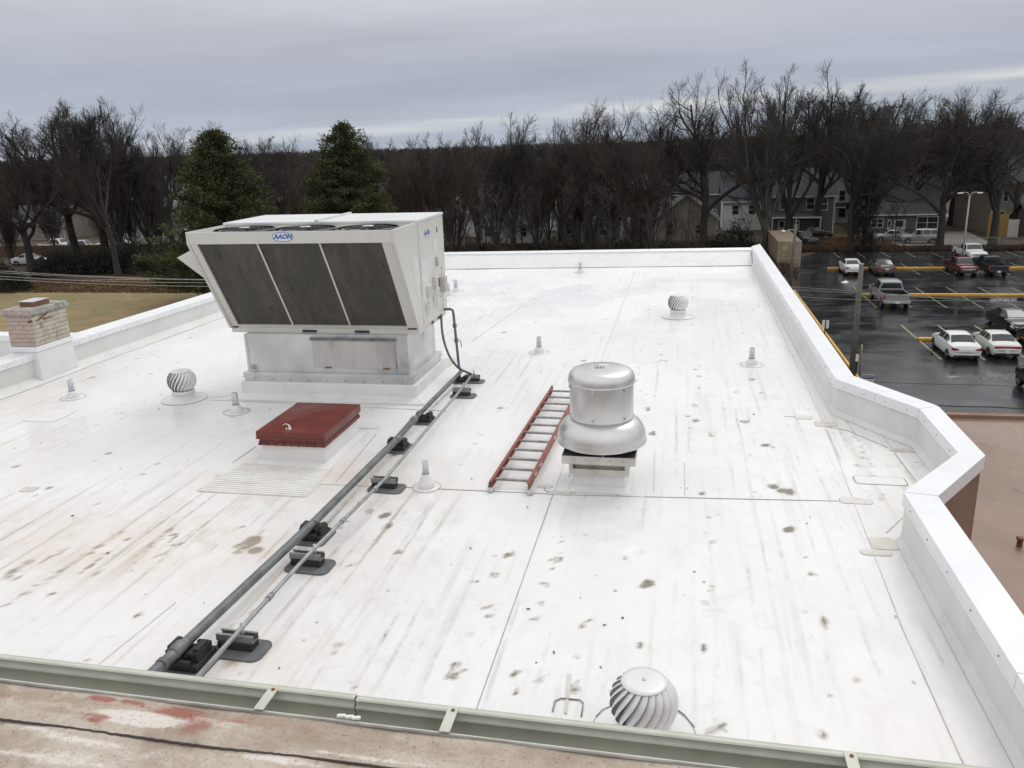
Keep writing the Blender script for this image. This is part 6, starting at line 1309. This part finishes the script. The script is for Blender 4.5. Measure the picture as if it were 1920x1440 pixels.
# distant wood: instances of the same crowns on scattered points
def distant_wood():
    rg = np.random.default_rng(5); pts = []
    for _ in range(4300):
        Y = 185*(18.0**rg.random()); x = -Y*math.tan(YAW_)+(rg.random()-.5)*2*(Y*.82+30); z = G-1.6+(math.sin(x*.011)+math.sin(Y*.013+1)+math.sin((x+Y)*.005)); pts.append((x, Y, z))
    me = bpy.data.meshes.new('distant_wood'); me.from_pydata(pts, [], []); o = bpy.data.objects.new('distant_wood', me); col.objects.link(o); tag(o, 'dark band of bare woodland reaching to the horizon', 'wood', kind='stuff')
    ng = bpy.data.node_groups.new('scatter', 'GeometryNodeTree'); ng.interface.new_socket('Geometry', in_out='INPUT', socket_type='NodeSocketGeometry'); ng.interface.new_socket('Geometry', in_out='OUTPUT', socket_type='NodeSocketGeometry')
    gi = ng.nodes.new('NodeGroupInput'); go = ng.nodes.new('NodeGroupOutput'); join = ng.nodes.new('GeometryNodeJoinGeometry'); geo = ng.nodes.new('GeometryNodeGeometryToInstance')
    srcs = []
    for key, mm in (('oak2', 'twig'), ('oak3', 'twigred'), ('thick1', 'twigred'), ('vase1', 'twig')):
        c = next(ob for ob in col.objects if ob.type == 'MESH' and ob.data == (MC.get((key, 'bark', mm)) or tree_mesh(key, 'bark', mm))[1]) if any(ob.type == 'MESH' and ob.data == (MC.get((key, 'bark', mm)) or (0, 0))[1] for ob in col.objects) else None
        if c: srcs.append(c)
    for src in srcs:
        oi = ng.nodes.new('GeometryNodeObjectInfo'); oi.inputs[0].default_value = src; oi.transform_space = 'ORIGINAL'; oi.inputs['As Instance'].default_value = True
        L2 = ng.links.new; L2(oi.outputs['Geometry'], geo.inputs[0])
    iop = ng.nodes.new('GeometryNodeInstanceOnPoints'); iop.inputs['Pick Instance'].default_value = True
    rr1 = ng.nodes.new('FunctionNodeRandomValue'); rr1.data_type = 'FLOAT_VECTOR'; rr1.inputs[0].default_value = (0, 0, 0); rr1.inputs[1].default_value = (0, 0, 6.28)
    rr2 = ng.nodes.new('FunctionNodeRandomValue'); rr2.data_type = 'FLOAT'; rr2.inputs[2].default_value = .85; rr2.inputs[3].default_value = 1.7; rr2.inputs['Seed'].default_value = 4
    ng.links.new(gi.outputs[0], iop.inputs['Points']); ng.links.new(geo.outputs[0], iop.inputs['Instance']); ng.links.new(rr1.outputs[0], iop.inputs['Rotation']); ng.links.new(rr2.outputs[1], iop.inputs['Scale']); ng.links.new(iop.outputs[0], go.inputs[0])
    md = o.modifiers.new('scatter', 'NODES'); md.node_group = ng
YAW_ = R(11.7); distant_wood()

# evergreens: sprays of small needles on layered boughs
def foliage(name, m, par, pts, size, seed, n_per, flat=.5, upb=.3):
    rg = np.random.default_rng(seed); pts = np.asarray(pts); c = np.repeat(pts[:, :3], n_per, 0); outd = np.repeat(pts[:, 3:6], n_per, 0); N_ = len(c)
    c = c+rg.normal(size=(N_, 3))*np.array([1, 1, flat])*size*1.5; d = norm(outd+rg.normal(size=(N_, 3))*.6+np.array([0, 0, upb])); s = norm(np.cross(d, rg.normal(size=(N_, 3)))); L_ = size*(.5+rg.random(N_))[:, None]; W_ = L_*.24
    V = np.stack([c-s*W_*.4, c+s*W_*.4, c+d*L_*.6+s*W_, c+d*L_*1.2, c+d*L_*.6-s*W_], 1).reshape(-1, 3); F = (np.arange(N_)*5)[:, None]+np.arange(5)[None]
    me = bpy.data.meshes.new(name); quickmesh(me, V, F, False); me.materials.append(M[m]); o = bpy.data.objects.new(name, me); col.objects.link(o); o.parent = par; return o
def evergreen(x, y, topy, width, label, seed, shape=.8):
    H = ztop(x, y, topy)-G; rg = np.random.default_rng(seed); t = thing('evergreen_tree', (x, y, G), label, 'tree')
    MB().tube([(0, 0, 0), (.1, 0, H*.5), (0, 0, H*.94)], [.35, .2, .04], 8).build('trunk', 'bark', t)
    pts = []; mb = MB(); nb = 240
    for i in range(nb):
        f = (i+rg.random())/nb; z = H*(.04+.95*f); a = i*2.399+rg.normal()*.3
        r_ = width/2*min(1., (1.03-f)**shape*1.10+.02)*(.74+.16*math.sin(a*2+f*9)+.34*rg.random()**1.5); r_ = max(.35, r_*(1 if f > .08 else .75))
        tip = np.array([math.cos(a)*r_, math.sin(a)*r_, z+r_*.16*(1+rg.random()*.8)-.2]); base = np.array([0, 0, z-.25*r_*.3])
        if r_ > 1: mb.tube([tuple(base), tuple(base*.4+tip*.6+np.array([0, 0, -.1])), tuple(tip)], [.05, .03, .01], 3, False)
        for u in np.linspace(.3, 1.08, max(3, int(r_/.42))):
            for q in range(1 if rg.random() < .3 else 2):
                p = base*(1-u)+tip*u+rg.normal(size=3)*np.array([.26, .26, .10])*(.3+u); d = np.array([math.cos(a), math.sin(a), .25]); pts.append((*p, *d))
    for _ in range(10): p = np.array([rg.normal()*.25, rg.normal()*.25, H*(.9+.1*rg.random())]); pts.append((*p, 0, 0, 1))
    mb.build('boughs', 'bark', t); foliage('crown', 'green', t, pts, .19, seed, 34); return t
e1 = aty(425, 470, 72); evergreen(e1.x, 72, 246, 14.5, 'broad dark evergreen behind the left end of the air conditioner', 31, .95)
e2_ = aty(655, 420, 86); evergreen(e2_.x, 86, 232, 13.5, 'dark evergreen with a ragged top behind the air conditioner', 44, .85)
def shrub(x, y, w_, h_, label, group, seed, m='hedge', name='shrub'):
    rg = np.random.default_rng(seed); t = thing(name, (x, y, G), label, 'shrub', group); pts = []
    for _ in range(int(60*w_)):
        d = norm(rg.normal(size=3)); d[2] = abs(d[2]); r_ = .55+.45*rg.random(); pts.append((d[0]*w_/2*r_, d[1]*w_/2*r_, d[2]*h_*r_*(.8+.3*rg.random()), *d))
    mb = MB()
    for _ in range(10): a = rg.random()*6.28; mb.tube([(0, 0, 0), (math.cos(a)*w_*.2, math.sin(a)*w_*.2, h_*.5), (math.cos(a)*w_*.42, math.sin(a)*w_*.42, h_*(.8+.3*rg.random()))], [.04, .025, .01], 3, False)
    mb.build('stems', 'bark', t); foliage('leaves', m, t, pts, .20, seed, 10); return t
HG = 'dark shrubs along the edge of the grass field'
for i, (px, py, w_, h_) in enumerate(((98, 516, 5, 2.6), (130, 513, 5.5, 3.0), (165, 512, 5, 2.7), (197, 510, 5, 3.2), (235, 508, 5.5, 3.6), (262, 509, 5, 4.4), (292, 512, 5, 3.4), (325, 516, 4.5, 3.0), (352, 530, 4.5, 2.6), (2, 540, 4.5, 3.4), (30, 545, 3.2, 1.9))):
    p = at(px, py, G); shrub(p.x, p.y, w_, h_, 'dense dark shrub, '+['third from left', 'fourth from left', 'fifth from left', 'sixth from left', 'fifth from right', 'fourth from right', 'third from right', 'second from right', 'rightmost', 'leftmost', 'second from left'][i]+' in the hedge behind the grass field', HG, 60+i)
for i, (px, Y, w_, h_) in enumerate(((900, 92, 5, 2.8), (955, 90, 5, 2.4), (1010, 94, 6, 2.6), (1080, 96, 5, 2.4), (1165, 92, 5, 3.6), (1195, 95, 3.5, 5.5), (1230, 94, 5, 3.0), (1350, 98, 5, 3.2), (1385, 100, 4.5, 4.5))):
    b0 = aty(px, 460, Y); shrub(b0.x, Y, w_, h_, 'dark undergrowth shrub, '+['leftmost', 'second from left', 'third from left', 'fourth from left', 'middle one', 'fourth from right', 'third from right', 'second from right', 'rightmost'][i]+' beyond the far roof edge', 'dark shrubs beyond the far roof edge', 90+i, 'ivy')
iv = thing('ivy_clump', (21.7, 104.7, G), 'dark ivy wrapped round the multi stemmed tree by the car park', 'ivy'); pts = []
for _ in range(260):
    a = random.uniform(0, 6.28); z = random.uniform(0, 6.5); r_ = (1.0-.08*z)*random.uniform(.5, 1.1)+.05*z*z*.3; pts.append((math.cos(a)*r_, math.sin(a)*r_*.7, z, math.cos(a), math.sin(a), .3))
foliage('leaves', 'ivy', iv, pts, .18, 77, 12); MB().tube([(0, 0, 0), (.1, 0, 3), (.4, 0, 6)], [.12, .08, .03], 5).build('stem', 'bark', iv)
# rough grass and bramble strips, counted by no one
def tufts(name, label, poly_px, n, m, h_, seed, z=G):
    rg = np.random.default_rng(seed); V = []; 
    (xa, ya), (xb, yb) = poly_px; xs = xa+(xb-xa)*rg.random(n); ys = ya+(yb-ya)*rg.random(n); a = rg.random(n)*6.28; hh3 = h_*(.4+rg.random(n)); w3 = .05+.05*rg.random(n); lx = rg.normal(size=n)*.5*h_; ly = rg.normal(size=n)*.5*h_
    V = np.stack([np.stack([xs-np.cos(a)*w3, ys-np.sin(a)*w3, np.full(n, z)], 1), np.stack([xs+np.cos(a)*w3, ys+np.sin(a)*w3, np.full(n, z)], 1), np.stack([xs+lx, ys+ly, z+hh3], 1)], 1).reshape(-1, 3)
    me = bpy.data.meshes.new(name); quickmesh(me, V, np.arange(3*n).reshape(-1, 3), False); me.materials.append(M[m]); o = bpy.data.objects.new(name, me); col.objects.link(o); tag(o, label, 'undergrowth', kind='stuff')
M['straw'] = mat('dead_stalks', (.15, .095, .05), .9, 0, .4, .5); M['bramble'] = mat('bramble', (.085, .05, .035), .9, 0, .4, .5)
tufts('dead_grass', 'reddish dead grass along the far edge of the car park', ((14.5, 105.2), (60, 108.0)), 22000, 'bramble', .38, 1)
tufts('dead_grass', 'brown dead grass between the parked vehicles and the grey houses', ((14, 107.5), (26.5, 119)), 14000, 'straw', .30, 2)
tufts('field_grass', 'straw coloured tufts at the far edge of the grass field', ((-76, 76), (-34, 84)), 26000, 'straw', .14, 3, G-.02)
tufts('dead_grass', 'brown undergrowth behind the far roof edge', ((-45, 86), (12, 112)), 40000, 'bramble', .7, 4)
# more pale buildings glimpsed through the trunks
house('white_cottage', -69.5, -61.5, 112, 8, 3.0, 2.2, 's_white', 'shingle', 'white cottage with a dark doorway just left of the left evergreen', 'x', ((-2.4, 1.6, .9, 1.2),), ((1.8, 1.0),))
house('pale_house', -22, -14.5, 134, 8, 5.4, 2.6, 's_white', 'shingle', 'pale two storey house glimpsed above the low whitish house', 'x', ((-2, 3.8, .9, 1.4), (1.6, 3.8, .9, 1.4)))
house('white_bungalow', 6.5, 12.2, 131, 8, 4.4, 2.4, 's_white', 'shingle2', 'whitish house glimpsed between the cream cottage and the grey porch house', 'x', ((-1, 3.0, .9, 1.3), (1.4, 3.0, .9, 1.3)))
house('white_far_house', 52, 60, 150, 9, 6.0, 2.6, 's_white', 'shingle', 'white far house at the right edge behind the hip roof', 'x', ((-2, 4, .9, 1.4), (1, 4, .9, 1.4)))
# fallen leaves and grit on the near ledge, twigs and leaves on the white roof
def litter(name, label, n, place, size, m, seed):
    rg = np.random.default_rng(seed); V = []
    for _ in range(n):
        x, y, z = place(rg); a = rg.random()*6.28; s = size*(.4+rg.random()); c_, s_ = math.cos(a), math.sin(a); k = .25+.4*rg.random()
        V += [(x+c_*s, y+s_*s, z+.002), (x-s_*s*k, y+c_*s*k, z+.001+s*.25), (x-c_*s, y-s_*s, z+.002), (x+s_*s*k, y-c_*s*k, z+.001)]
    me = bpy.data.meshes.new(name); quickmesh(me, np.array(V), np.arange(4*n).reshape(-1, 4), False); me.materials.append(M[m]); o = bpy.data.objects.new(name, me); col.objects.link(o); tag(o, label, 'debris', kind='stuff')
M['leaf'] = mat('dead_leaf', (.16, .10, .06), .8, 0, .5, 9)
litter('leaf_litter_bits', 'small dark twig and leaf bits scattered on the white roof', 260, lambda r: (r.uniform(-9.5, 1.7), 2.6+r.random()**1.4*18, .006), .016, 'leaf', 1)
def ledge(r):
    x = r.uniform(-2.6, 1.6); v = r.random()**1.2*.5; return (x, gy(x)-.125-v, ZU-.010+v*.035)
litter('grit', 'dark grit and crumbs on the weathered near roof edge', 420, ledge, .0032, 'leaf', 2)
litter('gutter_debris', 'crumbs and leaf bits lying in the green gutter', 120, lambda r: (lambda x: (x, gy(x)-r.uniform(.035, .098), ZU-.113))(r.uniform(-2.6, 1.6)), .005, 'leaf', 3)
